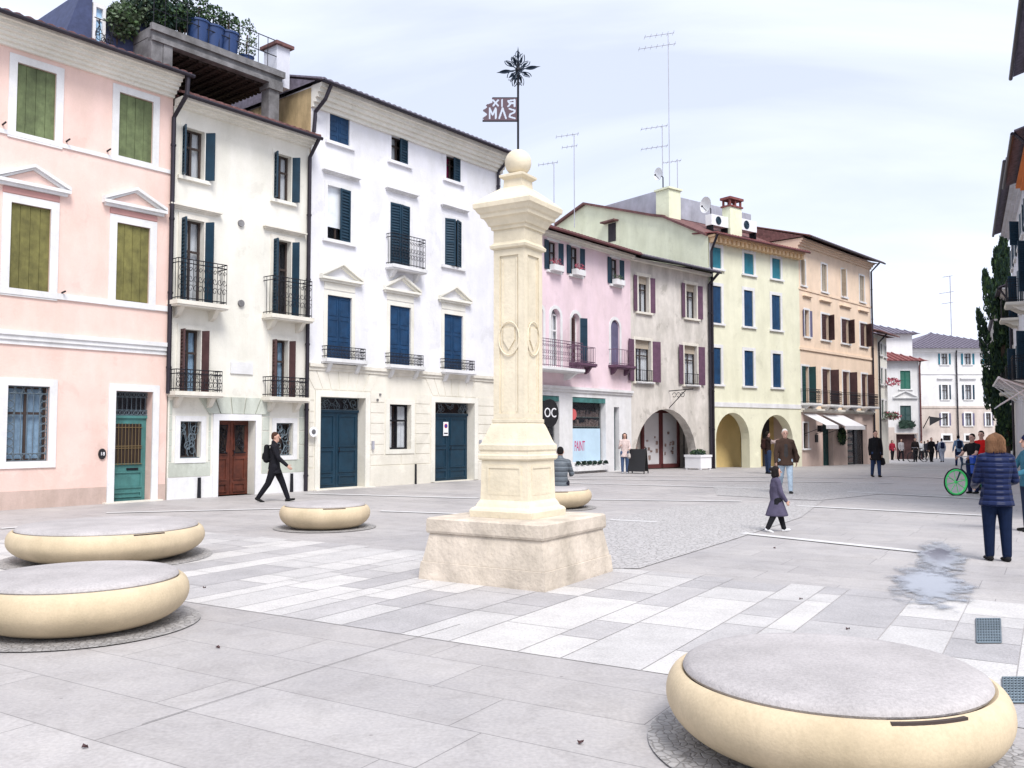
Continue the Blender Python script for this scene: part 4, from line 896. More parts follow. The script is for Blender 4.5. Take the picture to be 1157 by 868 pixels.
# ---- small house beyond, turned the same way
O8 = (O7[0] + d7.x * pR, O7[1] + d7.y * pR); r_ = ray(1330, 488); d8 = Vector((r_.x, r_.y)).normalized()
Sm = House('small_cream_house', O8, d=(d8.x, d8.y), label='low cream and peach house with flower boxes just beyond the peach house')
mR = Sm.hit(1003, 450)[0]; mz = Sm.hit(987, 377)[1]; mh = [Sm.hole(*q) for q in ((994.5, 388, 996.2, 401), (999, 391, 1000.5, 403), (995, 416, 997.2, 434), (999.5, 417, 1001.5, 434), (995.8, 452, 998.2, 472), (1000, 453, 1001.6, 472))]
Sm.wall(0, mR, -2, mz, 'cream'); q = Sm.hit(992, 450)[0]; MB().box(.0, q, -.03, 0.002, -1.6, mz - .25).build('peach_render_strip', 'peach', Sm.root)
Sm.roof(-.1, mR + .5, mz, over=.7, depth=3.5, rise=.3, m='tile'); Sm.downpipe([(q, -.6, mz), (q, -.12, mz - .5), (q, -.12, -1.2)])
for k, h in enumerate(mh):
    W = Sm.window(h, frame=.1, shut='closed', pane=False, shm='greendark')
    if k >= 3:
        f = MB()
        for _ in range(90): c = Vector((U(h[0] - .3, h[1] + .5), U(-.75, -.1), h[2] + U(-.1, .35))); f.quad(*[c + Vector((U(-.12, .12), U(-.12, .12), U(-.1, .1))) for _ in range(4)])
        f.build('flower_box_plants', 'flower' if k % 2 else 'leafgrey', W)
# ---- houses closing the square (fronts square to the view)
def front_house(name, px0, px1, Y, ye, label, m, depth=8): 
    a, b = atY(px0, Y), atY(px1, Y); return House(name, (a.x, a.y), d=(1, 0), label=label)
def hiproof(Hs, s0, s1, z, rise, depth, m, over=.6):
    b = MB(); r = depth / 2; y0, y1 = -over, depth + over; x0, x1 = s0 - over, s1 + over; k = min(r + over, (x1 - x0) / 2 - .1)
    v = [(x0, y0, z), (x1, y0, z), (x1, y1, z), (x0, y1, z), (x0 + k, (y0 + y1) / 2, z + rise), (x1 - k, (y0 + y1) / 2, z + rise)]
    b.add(v, [(0, 1, 5, 4), (1, 2, 5), (2, 3, 4, 5), (3, 0, 4), (0, 1, 2, 3)]); n = int((x1 - x0) / .45)
    for i in range(n + 1):
        x = x0 + (x1 - x0) * i / n; t = min(1, (x - x0) / k, (x1 - x) / k); b.tube([(x, y0, z + .02), (x, y0 + (y1 - y0) / 2 * t, z + rise * t + .02)], .07, 5)
    b.tube([v[4], v[5]], .12, 6)
    return b.build('roof', m, Hs.root)
Fc = front_house('corner_house', 1003, 1039, 76, 0, 'small pale house with green shutters and red tiled roof closing the square', 'cream')
w_ = Fc.hit(1039, 450)[0]; fz = Fc.hit(1010, 408)[1]; fh = [Fc.hole(1017, 419, 1028.6, 439.7), Fc.hole(1017, 458.5, 1029.4, 479.5)]; fd = Fc.hole(1012.7, 490.6, 1035.8, 524, dep=.4)
Fc.wall(-3, w_, -2, fz, 'farwhite', depth=10); hiproof(Fc, -3, w_, fz, 1.7, 10, 'tilered')
for k, h in enumerate(fh): 
    W = Fc.window(h, frame=.12, shut='closed', pane=False, shm='forest' if k == 0 else 'greendark')
    if k: f = MB(); [f.quad(*[Vector((U(h[0] - .2, h[1] + .2), -.2, h[2] + U(-.3, .3))) + Vector((U(-.15, .15), U(-.1, .1), U(-.15, .15))) for _ in range(4)]) for _ in range(90)]; f.build('flower_box_plants', 'leafdark', W); Fc.pediment(W, h[0] - .6, h[1] + .6, h[3] + .7, h[3] + 1.3)
Fc.doorleaf(fd, 'brownsh', 'double', frame=.1, trim='farlow'); Fc.downpipe([(w_, -.3, fz), (w_, -.15, fz - .5), (w_, -.15, -1.2)], m='redframe', r=.07)
Fc.bar(-3, fd[0] - .12, -2, Fc.hit(1010, 483)[1], .02, 'farlow', 'base_render'); Fc.bar(fd[1] + .12, w_ - .2, -2, Fc.hit(1010, 483)[1], .02, 'farlow', 'base_render')
Fb = front_house('rear_house', 980, 1031, 86, 0, 'pale house with grey hip roof seen over the small houses at the far end', 'farwhite')
w_ = Fb.hit(1031, 400)[0]; bz = Fb.hit(1010, 377.5)[1]; Fb.wall(-2, w_, -2, bz, 'farwhite', depth=12); hiproof(Fb, -2, w_, bz, 2.0, 12, 'tilegrey')
Fw = front_house('long_white_house', 1036, 1150, 92, 0, 'wide white three storey house with big grey roof at the end of the square', 'farwhite')
w_ = Fw.hit(1150, 450)[0]; fz = Fw.hit(1060, 394)[1]; low = Fw.hit(1060, 460)[1]; wn = []
for x0, x1 in ((1060.5, 1073.5), (1086.5, 1100), (1110, 1122)): 
    wn.append((Fw.hole(x0 + 3, 399.5, x1 - 3, 412), 0)); wn.append((Fw.hole(x0 + 4, 435, x1 - 2.5, 451.5), 1))
    wn.append((Fw.hole(x0 + 4, 467, x1 - 2.5, 481), 2))
bs_ = [Fw.hole(1065.5, 492, 1074, 498), Fw.hole(1091, 492, 1098, 498)]
Fw.wall(-.5, w_, low, fz, 'farwhite', depth=12); Fw.wall(-.5, w_, -2, low, 'farlow', depth=12, name='ground_floor_wall'); hiproof(Fw, -.5, w_, fz, 2.4, 14, 'tilegrey', over=.8)
for h, k in wn:
    W = Fw.window(h, frame=.14, shut='open', shm='tealbr' if k == 0 else 'lilacsh' if k == 2 else 'tealsh', ang=(172, 172), curtain=('curtain', 'full'))
    if k == 1: Fw.hood(W, h[0] - .5, h[1] + .5, h[3] + .7, p=.2, h=.2)
for h in bs_: Fw.window(h, frame=.2, bars=4)
z_ = Fw.hit(1060, 423)[1]; Fw.bar(-.5, w_, z_, z_ + .15, .08, 'farwhite', 'string_course'); Fw.bar(-.5, w_, low - .1, low + .1, .08, 'farlow', 'string_course'); Fw.bar(-.5, w_, fz - .4, fz, .35, 'farwhite', 'cornice', steps=2)
q = Fw.hit(1081, 450)[0]; Fw.downpipe([(q, -.3, fz), (q, -.15, fz - .5), (q, -.15, -1.2)], r=.07)

# ---- right-hand row, seen almost edge-on
dR = Vector((.51, 1)).normalized()
def rightpt(Yw, off=2.72): return (off + .51 * Yw, Yw)
def right_house(name, Y0, Y1, h, m, label, shm, wins, over=.75, roofm='tilegrey'):
    L = (Y1 - Y0) * sqrt(1 + .51 ** 2); o = rightpt(Y1)
    H = House(name, o, d=(-dR.x, -dR.y), label=label)      # local x runs back towards the camera, local y points away from the square
    for zc, hh in wins:
        n = int(L / 2.6)
        for i in range(n): x = L * (i + .5) / n; H.holes.append((x - .5, x + .5, zc, zc + hh, False, .22))
    H.wall(0, L, ZB - .3, h, m, depth=9)
    for i, q in enumerate(H.holes):
        H.window(q, frame=.13, shut='open', shm=shm, ang=(172, 172 if i % 3 else 120), curtain=('curtain', 'side'))
    H.bar(0, L, h - .3, h, .45, m, 'cornice', steps=3); H.roof(-.05, L + .05, h + .02, over=over, depth=4, rise=.3, m=roofm); H.gutter(0, L, h + .0, -over - .05, r=.06)
    H.downpipe([(L - .1, -over, h), (L - .1, -.12, h - .8), (L - .1, -.12, -.5)])
    return H
H1 = right_house('grey_stuccoed_house', 15, 26.8, 12.7, 'bluegrey', 'tall blue grey stuccoed house, nearest in the right hand row', 'tealsh', ((4.3, 1.7), (7.4, 1.7), (10.3, 1.2)), over=.8)
H2 = right_house('orange_house', 26.8, 33, 10.95, 'orange', 'orange plastered house seen edge on in the right hand row', 'bluesh', ((4.3, 1.7), (7.4, 1.7)), over=.8)
H3 = right_house('balconied_grey_house', 33.02, 46, 12.0, 'bluegrey', 'blue grey house with stone balconies and dark shutters in the right hand row', 'tealsh', ((3.6, 2.2), (7.0, 2.0), (9.9, 1.1)), over=.75)
H4 = right_house('lower_white_house', 46.02, 74, 9.2, 'farwhite', 'pale house behind the dark cypress in the right hand row', 'tealsh', ((3.2, 1.8), (6.2, 1.6)), over=.6)
for H, i in ((H3, 1), (H3, 3), (H3, 7), (H1, 3)):
    pass
for H in (H3,):
    for i, q in enumerate(H.holes):
        if i % 2 == 0 and q[2] < 7.5:
            W = [k for k in kids(H.root) if k.name.startswith('window')][i]; H.balcony(W, q[0] - .3, q[1] + .3, q[2], q[2] + .95, .7, m='iron', slab='stone')
# ------------------------------------------------------------------ roof terrace over the cream house
Zt = House('roof_terrace', O2, d=(d0.x, d0.y), label='raised concrete roof terrace with dark slatted underside above the cream house', cat='roof terrace')
off = .5
def tp(px, py, o=off): return Zt.hit(px, py, o)
f0, ft0 = tp(172, 29); f1, ft1 = tp(319, 84); zt_top = (ft0 + ft1) / 2; zt_bot = zt_top - .36
dpt = 5.2
b = MB(); b.box(f0, f1, off, off + dpt, zt_bot + .12, zt_top); b.box(f0 - .05, f1 + .05, off - .08, off + .02, zt_top - .12, zt_top + .05); b.box(f0, f1, off - .04, off + .2, zt_bot, zt_bot + .118)
b.build('slab', 'concrete', Zt.root)
b = MB(); n = 26
for i in range(n): y = off + .3 + (dpt - .5) * i / n; b.box(f0 + .1, f1 - .1, y, y + .09, zt_bot + .0, zt_bot + .115)
n = 12
for i in range(n): x = f0 + .3 + (f1 - f0 - .5) * i / n; b.box(x, x + .08, off + .22, off + dpt - .1, zt_bot - .05, zt_bot - .002)
b.build('slatted_ceiling', 'wood', Zt.root)
MB().box(f0, f0 + .3, off + .02, off + dpt, cz + .3, zt_bot + .1).build('side_wall', 'concrete', Zt.root)
b = MB(); b.box(f0 + .31, f0 + .55, off, off + .5, zt_bot - .55, zt_bot - .001); b.build('corner_block', 'concrete', Zt.root)
b = MB(); b.box(f1 - .42, f1 - .08, off + .02, off + .36, cz + .3, zt_bot - .16); b.box(f1 - .46, f1 + .0, off - .04, off + .40, zt_bot - .16, zt_bot - .001); b.build('pier', 'concrete', Zt.root)
b = MB(); b.box(f0 + .3, f1, off + dpt - .3, off + dpt - .1, cz + .4, zt_bot); b.build('rear_wall', 'ochre', Zt.root)
# small masonry block at the right end with tiled cap
cbx = tp(318, 84)[0]; zcap = tp(322, 52)[1]
b = MB(); b.box(f1 - .12, f1 + .32, off + .1, off + .7, zt_top - .3, zcap); b.build('chimney', 'bluegrey', Zt.root); MB().box(f1 - .2, f1 + .4, off, off + .8, zcap + .001, zcap + .09).build('chimney_cap', 'tile', Zt.root)
rl = MB()
for z in (.95, .5): rl.tube([(f0 + .1, off + dpt, zt_top + z), (f0 + .1, off + .12, zt_top + z), (f1 - .1, off + .12, zt_top + z)], .014, 5)
n = 12
for i in range(n + 1): x = f0 + .1 + (f1 - f0 - .2) * i / n; rl.tube([(x, off + .12, zt_top), (x, off + .12, zt_top + .95)], .012, 4)
rl.build('railing', 'iron', Zt.root)
def leafball(mb, c, r, n, s, sq=1.0, shell=.55):
    for _ in range(n):
        u = Vector((U(-1, 1), U(-1, 1), U(-1, 1)))
        while u.length > 1 or u.length < .05: u = Vector((U(-1, 1), U(-1, 1), U(-1, 1)))
        u = u.normalized() * (u.length ** shell); p = Vector(c) + Vector((u.x * r[0], u.y * r[1], u.z * r[2]))
        a = Vector((U(-1, 1), U(-1, 1), U(-1, 1))).normalized() * s * U(.6, 1.3); q = a.cross(Vector((U(-1, 1), U(-1, 1), U(-1, 1)))).normalized() * s * .55
        mb.mi = random.choice((0, 0, 1)); mb.quad(p - a, p + q, p + a, p - q)
def potted(H, x, y, z, kind, label, r=.3, h=.55, fr=(.36, .36, .34), n=420, group='blue planters along the terrace edge'):
    wv = H.world(x, y, z); o = empty('potted_shrub', wv, 0, label, 'potted shrub', group)
    MB().lathe([(r * .72, 0), (r * .8, .02), (r, h * .92), (r * 1.08, h * .93), (r * 1.08, h), (r * .9, h), (r * .88, h - .06)], 20).build('planter', 'pot', o, smooth=True)
    b = MB(); leafball(b, (0, 0, h + fr[2] * .75), fr, n, .05); b.build('foliage', ['leaf', 'leafdark'] if kind == 0 else ['leafgrey', 'leaf'], o)
    MB().tube([(0, 0, h - .08), (.02, 0, h + fr[2])], [.03, .02], 6).build('stem', 'bark', o)
    return o
px_ = [(232, 'leftmost', (.42, .40, .42)), (249, 'middle', (.38, .38, .36)), (266, 'rightmost', (.34, .34, .34))]
for u, wd_, fr in px_:
    s_ = tp(u, 60)[0]; potted(Zt, s_, off + .38, zt_top, 0, '%s of the three round clipped shrubs in tall blue planters on the terrace' % wd_, r=.30, h=.72, fr=fr)
s_ = tp(288, 66)[0]; potted(Zt, s_, off + .4, zt_top, 1, 'thin wispy shrub at the right end of the terrace railing', r=.2, h=.3, fr=(.30, .3, .62), n=260)
# tall mixed bushes at the left half of the terrace and over the pink roof
def bush(name, px, py, pr, label, o_, n=900, m=('leafgrey', 'leaf'), zfoot=None):
    q = Zt.hit(px, py, o_); s1 = Zt.hit(px + pr, py, o_)[0]; r = s1 - q[0]; zf = zfoot if zfoot is not None else q[1] - r
    c = Zt.world(q[0], o_, zf); o = empty(name, c, 0, label, 'bush', 'bushes on the roof terrace')
    b = MB(); 
    for k in range(5): leafball(b, (U(-.4, .4) * r, U(-.3, .3) * r, q[1] - zf + U(-.35, .45) * r), (r * .75, r * .75, r * U(.6, .95)), n // 5, .065)
    b.build('foliage', list(m), o)
    t = MB(); 
    for k in range(4): t.tube([(0, 0, 0), (U(-.3, .3) * r, U(-.3, .3) * r, (q[1] - zf) * .7), (U(-.6, .6) * r, U(-.3, .3) * r, q[1] - zf + r * .6)], [.03, .02, .008], 5)
    t.build('stem', 'bark', o); return o
zpr = rz + .30 * 1.6
bush('bush', 132, 24, 24, 'loose light green bush beside the dormer door, leftmost on the roof', 1.5, m=('leafgrey', 'leaf'), n=1500, zfoot=zpr)
bush('bush', 160, 8, 20, 'grey green bush above the left corner of the terrace', 1.4, m=('leafgrey', 'leafdark'), n=1100, zfoot=zt_top)
bush('bush', 186, 14, 19, 'dark leafy bush behind the terrace railing, middle of the hedge', .95, m=('leafdark', 'leaf'), n=1000, zfoot=zt_top)
bush('bush', 208, 22, 17, 'dark dense bush next to the leftmost clipped planter', .95, m=('leafdark', 'leaf'), n=900, zfoot=zt_top)
# slate dormer on the pink roof
Dm = House('slate_dormer', (P.O.x, P.O.y), d=(d0.x, d0.y), label='blue slate clad roof dormer with a pale glazed door above the pink house', cat='dormer')
o_ = 1.3; a0 = Dm.hit(60, 32, o_)[0]; a1 = Dm.hit(104, 20, o_)[0]; zb_ = rz + .3 * (o_ + .5); ztp = Dm.hit(100, -8, o_)[1]
b = MB(); b.prism([(a0, zb_ - .6), (a1, zb_ - .6), (a1, ztp), (a0 + (a1 - a0) * .72, ztp)], 'y', o_, o_ + 3); b.build('slate_cheek', 'slate', Dm.root)
x0 = a1 + .02; x1 = Dm.hit(119, 30, o_)[0]; b = MB(); zt2 = Dm.hit(98, 4, o_)[1]
b.box(x0, x0 + .07, o_ - .02, o_ + .1, zb_ - .4, zt2); b.box(x1 - .07, x1, o_ - .02, o_ + .1, zb_ - .4, zt2); b.box(x0, x1, o_ - .02, o_ + .1, zt2, zt2 + .1); b.box(x0 + .07, x1 - .07, o_ + .03, o_ + .06, zb_ + .9, zb_ + .97)
W = b.build('door', 'trim', Dm.root); MB().box(x0 + .07, x1 - .07, o_ + .06, o_ + .08, zb_ - .4, zt2).build('pane', 'curtainblue', W)
MB().box(x0, x1 + 1.2, o_ + .11, o_ + 3, zb_ - .4, zt2 + .1).build('dormer_body', 'slate', Dm.root)
Dm.scrollwork(Dm.root, x0 - .1, x1 + .2, zb_ - .2, zb_ + .8, o_ - .3, 'iron', name='railing', n=12)

# ------------------------------------------------------------------ things on the roofs
def antenna(H, px, ptop, pbot, o, label, arms, m='metalgrey', r=.022):
    q1 = H.hit(px, ptop, o); q0 = H.hit(px, pbot, o); c = H.world(q0[0], o, q0[1]); o_ = empty('television_antenna', c, 0, label, 'antenna', 'roof antennas'); h = q1[1] - q0[1]
    MB().tube([(0, 0, -.8), (0, 0, h)], r, 5).build('mast', m, o_)
    for z, ln, k in arms:
        b = MB(); zz = h * z; b.tube([(-ln * .8, 0, zz - .12 * ln), (ln * .2, 0, zz + .03 * ln)], r * .7, 4)
        for i in range(k): x = -ln * .78 + ln * .95 * i / max(1, k - 1); b.tube([(x, -.28, zz + .15 * x - .0), (x, .28, zz + .15 * x)], r * .4, 4)
        b.build('aerial', m, o_)
antenna(Y_, 757, 39, 250, 4.2, 'tallest antenna mast with two aerials above the yellow house', ((1, 1.6, 6), (.94, 2.0, 7)))
antenna(Y_, 749, 143, 224, 4, 'shorter antenna left of the tallest mast, above the side chimney', ((1, 1.4, 6), (.72, 1.4, 6)))
antenna(Y_, 766, 180, 250, 4.6, 'short bare antenna right of the tallest mast', ((.97, 1.0, 5),))
antenna(Gh, 649, 152, 240, 7, 'faint antenna to the right of the column ball', ((1, 1.2, 5), (.85, .8, 4)))
antenna(Gh, 626, 184, 245, 7, 'lowest faint antenna close to the column capital', ((1, 1.0, 5),))
antenna(Fw, 1075, 312, 372, 5, 'thin antenna on the long white house roof', ((1, .9, 4), (.7, 1.5, 5), (.5, 1.2, 4)), r=.05)
def dish(H, px, py, o, r, label, rz_=0):
    q = H.hit(px, py, o); o_ = empty('satellite_dish', H.world(q[0], o, q[1] - r * 1.6), rz_, label, 'satellite dish', 'satellite dishes')
    b = MB(); vs = []
    for k in range(6):
        rr = r * k / 5
        for j in range(16): t = 2 * pi * j / 16; vs.append((rr * cos(t), .35 * rr * rr / r * -1 + .0, r * 1.6 + rr * 1.1 * sin(t)))
    b.add(vs, [(k * 16 + j, k * 16 + (j + 1) % 16, (k + 1) * 16 + (j + 1) % 16, (k + 1) * 16 + j) for k in range(5) for j in range(16)])
    b.add([(x, y + .02, z) for x, y, z in vs], [(k * 16 + j, k * 16 + (j + 1) % 16, (k + 1) * 16 + (j + 1) % 16, (k + 1) * 16 + j) for k in range(5) for j in range(16)]); b.build('dish', 'acw', o_, smooth=True)
    MB().tube([(0, .03, r * 1.5), (0, .25, r * 1.2), (0, .25, -.7)], .03, 6).build('mount', 'iron', o_); MB().tube([(0, .02, r * .7), (0, -r * .9, r * 1.3)], .015, 5).ball((0, -r * .95, r * 1.33), .05).build('receiver_arm', 'iron', o_)
dish(Y_, 799, 232, 1.6, .38, 'white satellite dish beside the air conditioning units', -1.0); dish(Y_, 745, 197, 3.6, .30, 'small satellite dish on the side gable chimney', -1.0)
def aircon(px0, py0, px1, py1, label):
    q = Y_.rect(px0, py0, px1, py1, 1.0); o = empty('air_conditioner', Y_.world(q[0], 1.0, q[2]), atan2(Y_.d.y, Y_.d.x), label, 'air conditioner', 'air conditioners on the yellow house roof')
    w_, h = q[1] - q[0], q[3] - q[2]; MB().box(0, w_, 0, .38, .06, h).build('casing', 'acw', o)
    b = MB(); cx, cz2, r = w_ * .40, .06 + (h - .06) / 2, h * .34
    for k in range(3): b.tube([(cx + r * (k + 1) / 3 * cos(2 * pi * j / 14), -.02, cz2 + r * (k + 1) / 3 * sin(2 * pi * j / 14)) for j in range(15)], .008, 4)
    b.prism([(cx + r * cos(2 * pi * j / 16), cz2 + r * sin(2 * pi * j / 16)) for j in range(16)], 'y', -.008, -.001); b.build('fan_grille', 'tealsh', o)
    b = MB(); [b.box(x, x + .04, -.02, .4, -.35, .06) for x in (.08, w_ - .12)]; b.build('foot', 'iron', o)
aircon(804, 241.5, 823, 255, 'white air conditioner left of the roof chimney'); aircon(835.5, 246, 855, 260, 'white air conditioner right of the roof chimney')
q = Y_.rect(825, 222, 838, 262, .9); b = MB(); b.box(q[0], q[1], .9, 1.4, q[2] - .5, q[3] - .5); o = b.build('chimney', 'sidey', Y_.root)
b = MB(); b.box(q[0] - .06, q[1] + .06, .84, 1.46, q[3] - .5, q[3] - .42); [b.box(x, x + .09, y, y + .09, q[3] - .42, q[3] - .12) for x in (q[0], (q[0] + q[1]) / 2 - .045, q[1] - .09) for y in (.9, 1.31)]; b.box(q[0] - .08, q[1] + .08, .82, 1.48, q[3] - .12, q[3]); b.build('chimney_cap', 'tilered', o)

# ------------------------------------------------------------------ column with weathervane
CO = atY(585.5, 10.12); crot = radians(58.5)
CLM = empty('stone_column', (CO.x, CO.y, 0), crot, 'square pale stone column with a ball finial on a broad stepped base', 'monument')
z_ = lambda py: zat(py, 10.12)
b = MB(); b.sq([(.80, -.05), (.80, .03), (.785, .19), (.775, .195)]); b.build('base_course', 'colbase', CLM)
b = MB(); b.sq([(.772, .197), (.715, .50)]); b.build('base_course', 'colbase', CLM)
b = MB(); b.sq([(.735, .505), (.745, .53), (.74, .655), (.72, .672)]); b.build('base_cap', 'colbase', CLM)
b = MB(); b.sq([(.395, .673), (.40, .74), (.385, .765), (.35, .785), (.335, .82), (.31, .86), (.30, 1.30)]); b.build('pedestal', 'column', CLM)
b = MB()
for k in range(4):
    c_, s_ = cos(k * pi / 2), sin(k * pi / 2); T = lambda x, y, z, c_=c_, s_=s_: (x * c_ - y * s_, x * s_ + y * c_, z)
    for q in ((-.24, .24, .92, .945), (-.24, .24, 1.215, 1.24), (-.24, -.215, .945, 1.215), (.215, .24, .945, 1.215)): b.box(q[0] * .92, q[1] * .92, -.311, -.29, q[2], q[3], T)
b.build('pedestal_panel', 'column', CLM)
pr = [(.315, 1.302), (.33, 1.32), (.33, 1.355), (.318, 1.37), (.314, 1.40), (.325, 1.42), (.325, 1.47), (.305, 1.49)]
for k in range(9): t = k / 8; pr.append((.30 - .09 * (t ** .8), 1.50 + .22 * (1 - (1 - t) ** 1.5)))
pr += [(.218, 1.725), (.218, 1.76), (.205, 1.765)]; b = MB(); b.sq(pr); b.build('plinth_moulding', 'column', CLM)
zs0, zs1 = 1.766, 3.69; b = MB(); b.sq([(.190, zs0), (.186, zs1)]); 
for k in range(4):
    c_, s_ = cos(k * pi / 2), sin(k * pi / 2); T = lambda x, y, z, c_=c_, s_=s_: (x * c_ - y * s_, x * s_ + y * c_, z)
    for q in ((-.203, -.125, zs0, zs1), (.125, .203, zs0, zs1), (-.125, .125, zs0, zs0 + .06), (-.125, .125, zs1 - .07, zs1)): b.box(q[0], q[1], -.204, -.17, q[2], q[3], T)
    for q in ((-.105, -.09, zs0 + .08, zs1 - .1), (.09, .105, zs0 + .08, zs1 - .1)): b.box(q[0], q[1], -.196, -.17, q[2], q[3], T)
b.build('shaft', 'column', CLM)
b = MB(); zm_ = zat(384, 10.12)
for k in range(4):
    c_, s_ = cos(k * pi / 2), sin(k * pi / 2)
    vs = [];
    b.tube([(x * c_ + .205 * s_, x * s_ - .205 * c_, z) for x, z in [(.135 * cos(2 * pi * j / 24), zm_ + .19 * sin(2 * pi * j / 24)) for j in range(25)]], .008, 6)
    sh = [(-.07, .12), (.07, .12), (.075, -.02), (0, -.13), (-.075, -.02)]; T = lambda x, y, z, c_=c_, s_=s_: (x * c_ - y * s_, x * s_ + y * c_, z)
    b.prism([(x, z + zm_) for x, z in sh], 'y', -.206, -.18, T)
b.build('medallion', 'column', CLM)
b = MB(); b.sq([(.20, zs1 + .001), (.235, zs1 + .02), (.24, zs1 + .05), (.215, zs1 + .075), (.205, zs1 + .09), (.205, 3.92), (.225, 3.925), (.23, 3.96), (.25, 3.97), (.265, 4.01), (.285, 4.045), (.315, 4.06), (.32, 4.10), (.34, 4.115), (.36, 4.15), (.378, 4.165), (.382, 4.215), (.372, 4.225), (.35, 4.25), (.27, 4.32), (.20, 4.38), (.15, 4.42)]); b.build('capital', 'column', CLM)
b = MB(); b.sq([(.125, 4.426), (.12, 4.52), (.135, 4.53), (.16, 4.55), (.16, 4.575), (.13, 4.585), (.10, 4.60)]); b.build('finial_base', 'column', CLM)
MB().ball((0, 0, 4.735), .155, 32, 20).build('ball', 'column', CLM, smooth=True)
# weathervane
VN = empty('weathervane', (CO.x, CO.y, 4.87), 0, 'iron weathervane with a cut-out lettered flag and a spiky star on the column', 'weathervane')
fx = lambda u: atY(u, 10.12).x - CO.x; H0 = 4.87; zs_ = zat(79, 10.12) - H0; zt_ = zat(51, 10.12) - H0
MB().tube([(0, 0, 0), (0, 0, .9), (.005, 0, zt_ - .2)], .013, 7).build('pole', 'iron', VN)
b = MB()
def spike(b, d, L_, w_=.028):
    d = Vector(d).normalized(); a = d.orthogonal().normalized(); c = d.cross(a); s0 = d * .02
    pts = [s0, d * L_ * .55 - d * 0, d * L_]; b.tube([Vector((0, 0, zs_)) + p for p in (d * .0, d * L_ * .42)], .007, 5)
    o = Vector((0, 0, zs_)); h = d * L_ * .42; t = d * L_; b.add([o + h * .9, o + h * 1.3 + a * w_ * .8, o + t, o + h * 1.3 - a * w_ * .8, o + h * 1.3 + c * w_ * .8, o + h * 1.3 - c * w_ * .8], [(0, 1, 2), (0, 2, 3), (0, 4, 2), (0, 2, 5)])
    for sg in (-1, 1):
        for e in (a,):
            q = [o + d * (L_ * .35 + .035 * k * .7) + e * sg * (.012 + .035 * sin(k * .62)) for k in range(6)]; b.tube(q, .005, 4)
spike(b, (0, 0, 1), .28); spike(b, (1, 0, .16), .27); spike(b, (-1, 0, -.14), .26); spike(b, (0, 0, -1), .17)
for d_ in ((.8, .3, .75), (-.8, .2, .65), (.85, -.3, -.6), (-.7, -.3, -.75), (.3, .9, .3), (-.3, -.9, .5), (.2, -.9, -.5), (-.4, .8, -.4), (.35, -.2, 1), (-.35, .3, .95), (.3, .2, -1), (-.3, .4, -1)): spike(b, d_, U(.17, .21))
b.build('star', mat('blackened_blue_iron', (.02, .035, .06), .5, .5), VN)
MB().ball((0, 0, zs_), .035, 10, 8).build('star_hub', 'iron', VN)
# flag plate: letters cut right through
fz0, fz1 = zat(137, 10.12) - H0, zat(110.5, 10.12) - H0; fw = -fx(543) + fx(584); nx_, nz_ = 72, 44
def seg(p, a, b_): 
    vx, vz = b_[0] - a[0], b_[1] - a[1]; t = max(0, min(1, ((p[0] - a[0]) * vx + (p[1] - a[1]) * vz) / (vx * vx + vz * vz + 1e-9))); return sqrt((p[0] - a[0] - vx * t) ** 2 + (p[1] - a[1] - vz * t) ** 2)
def Lt(ch, x, z, w_, h):
    P_ = {'M': [(0, 0, 0, 1), (0, 1, .5, .35), (.5, .35, 1, 1), (1, 1, 1, 0)], 'A': [(0, 0, .5, 1), (.5, 1, 1, 0)], 'S': [(0, 1, 1, .82), (1, .82, .9, .62), (.9, .62, .1, .42), (.1, .42, 0, .15), (0, .15, 1, 0)], 'I': [(.5, 0, .5, 1)],
          'R': [(1, 0, 1, 1), (1, 1, 0, .85), (0, .85, .2, .5), (.2, .5, 1, .5), (.5, .5, 0, 0)], 'X': [(0, 0, 1, 1), (0, 1, 1, 0)], 'T': [(0, 1, 1, 1), (.5, 0, .5, 1)]}[ch]
    return [((x + a * w_, z + b_ * h), (x + c * w_, z + d_ * h)) for a, b_, c, d_ in P_]
segs = Lt('M', .20, .13, .17, .42) + Lt('A', .47, .13, .19, .42) + Lt('S', .76, .13, .15, .40) + Lt('X', .30, .66, .14, .24) + Lt('I', .52, .64, .06, .27) + Lt('R', .72, .64, .18, .27)
asp = (fz1 - fz0) / fw; b = MB()
for i in range(nx_):
    for j in range(nz_):
        u, v_ = (i + .5) / nx_, (j + .5) / nz_
        if min(seg((u, v_ * asp), (a[0], a[1] * asp), (c[0], c[1] * asp)) for a, c in segs) < .026: continue
        if u < .12 and (abs(v_ - .03) > .04 and abs((v_ * 3.1 + .1) % 1 - .5) > .5 * (u / .12) * .8): continue
        if v_ > .90 + (.1 if u > .28 else -.25 + u * .5) and v_ < .96: continue
        if u < .26 and v_ > .55 + u * 1.3: continue
        x0, x1 = -fw * (1 - i / nx_), -fw * (1 - (i + 1) / nx_); z0, z1 = fz0 + (fz1 - fz0) * j / nz_, fz0 + (fz1 - fz0) * (j + 1) / nz_
        b.quad((x0, 0, z0), (x1, 0, z0), (x1, 0, z1), (x0, 0, z1)); b.quad((x0, .006, z0), (x1, .006, z0), (x1, .006, z1), (x0, .006, z1))
b.build('lettered_flag', mat('purple_brown_iron', (.10, .065, .08), .5, .4), VN)
b = MB(); b.tube([(-fw, .003, fz0), (.0, .003, fz0)], .009, 5); b.tube([(-fw * .72, .003, fz1), (0, .003, fz1)], .006, 5); b.build('flag_rim', 'iron', VN)

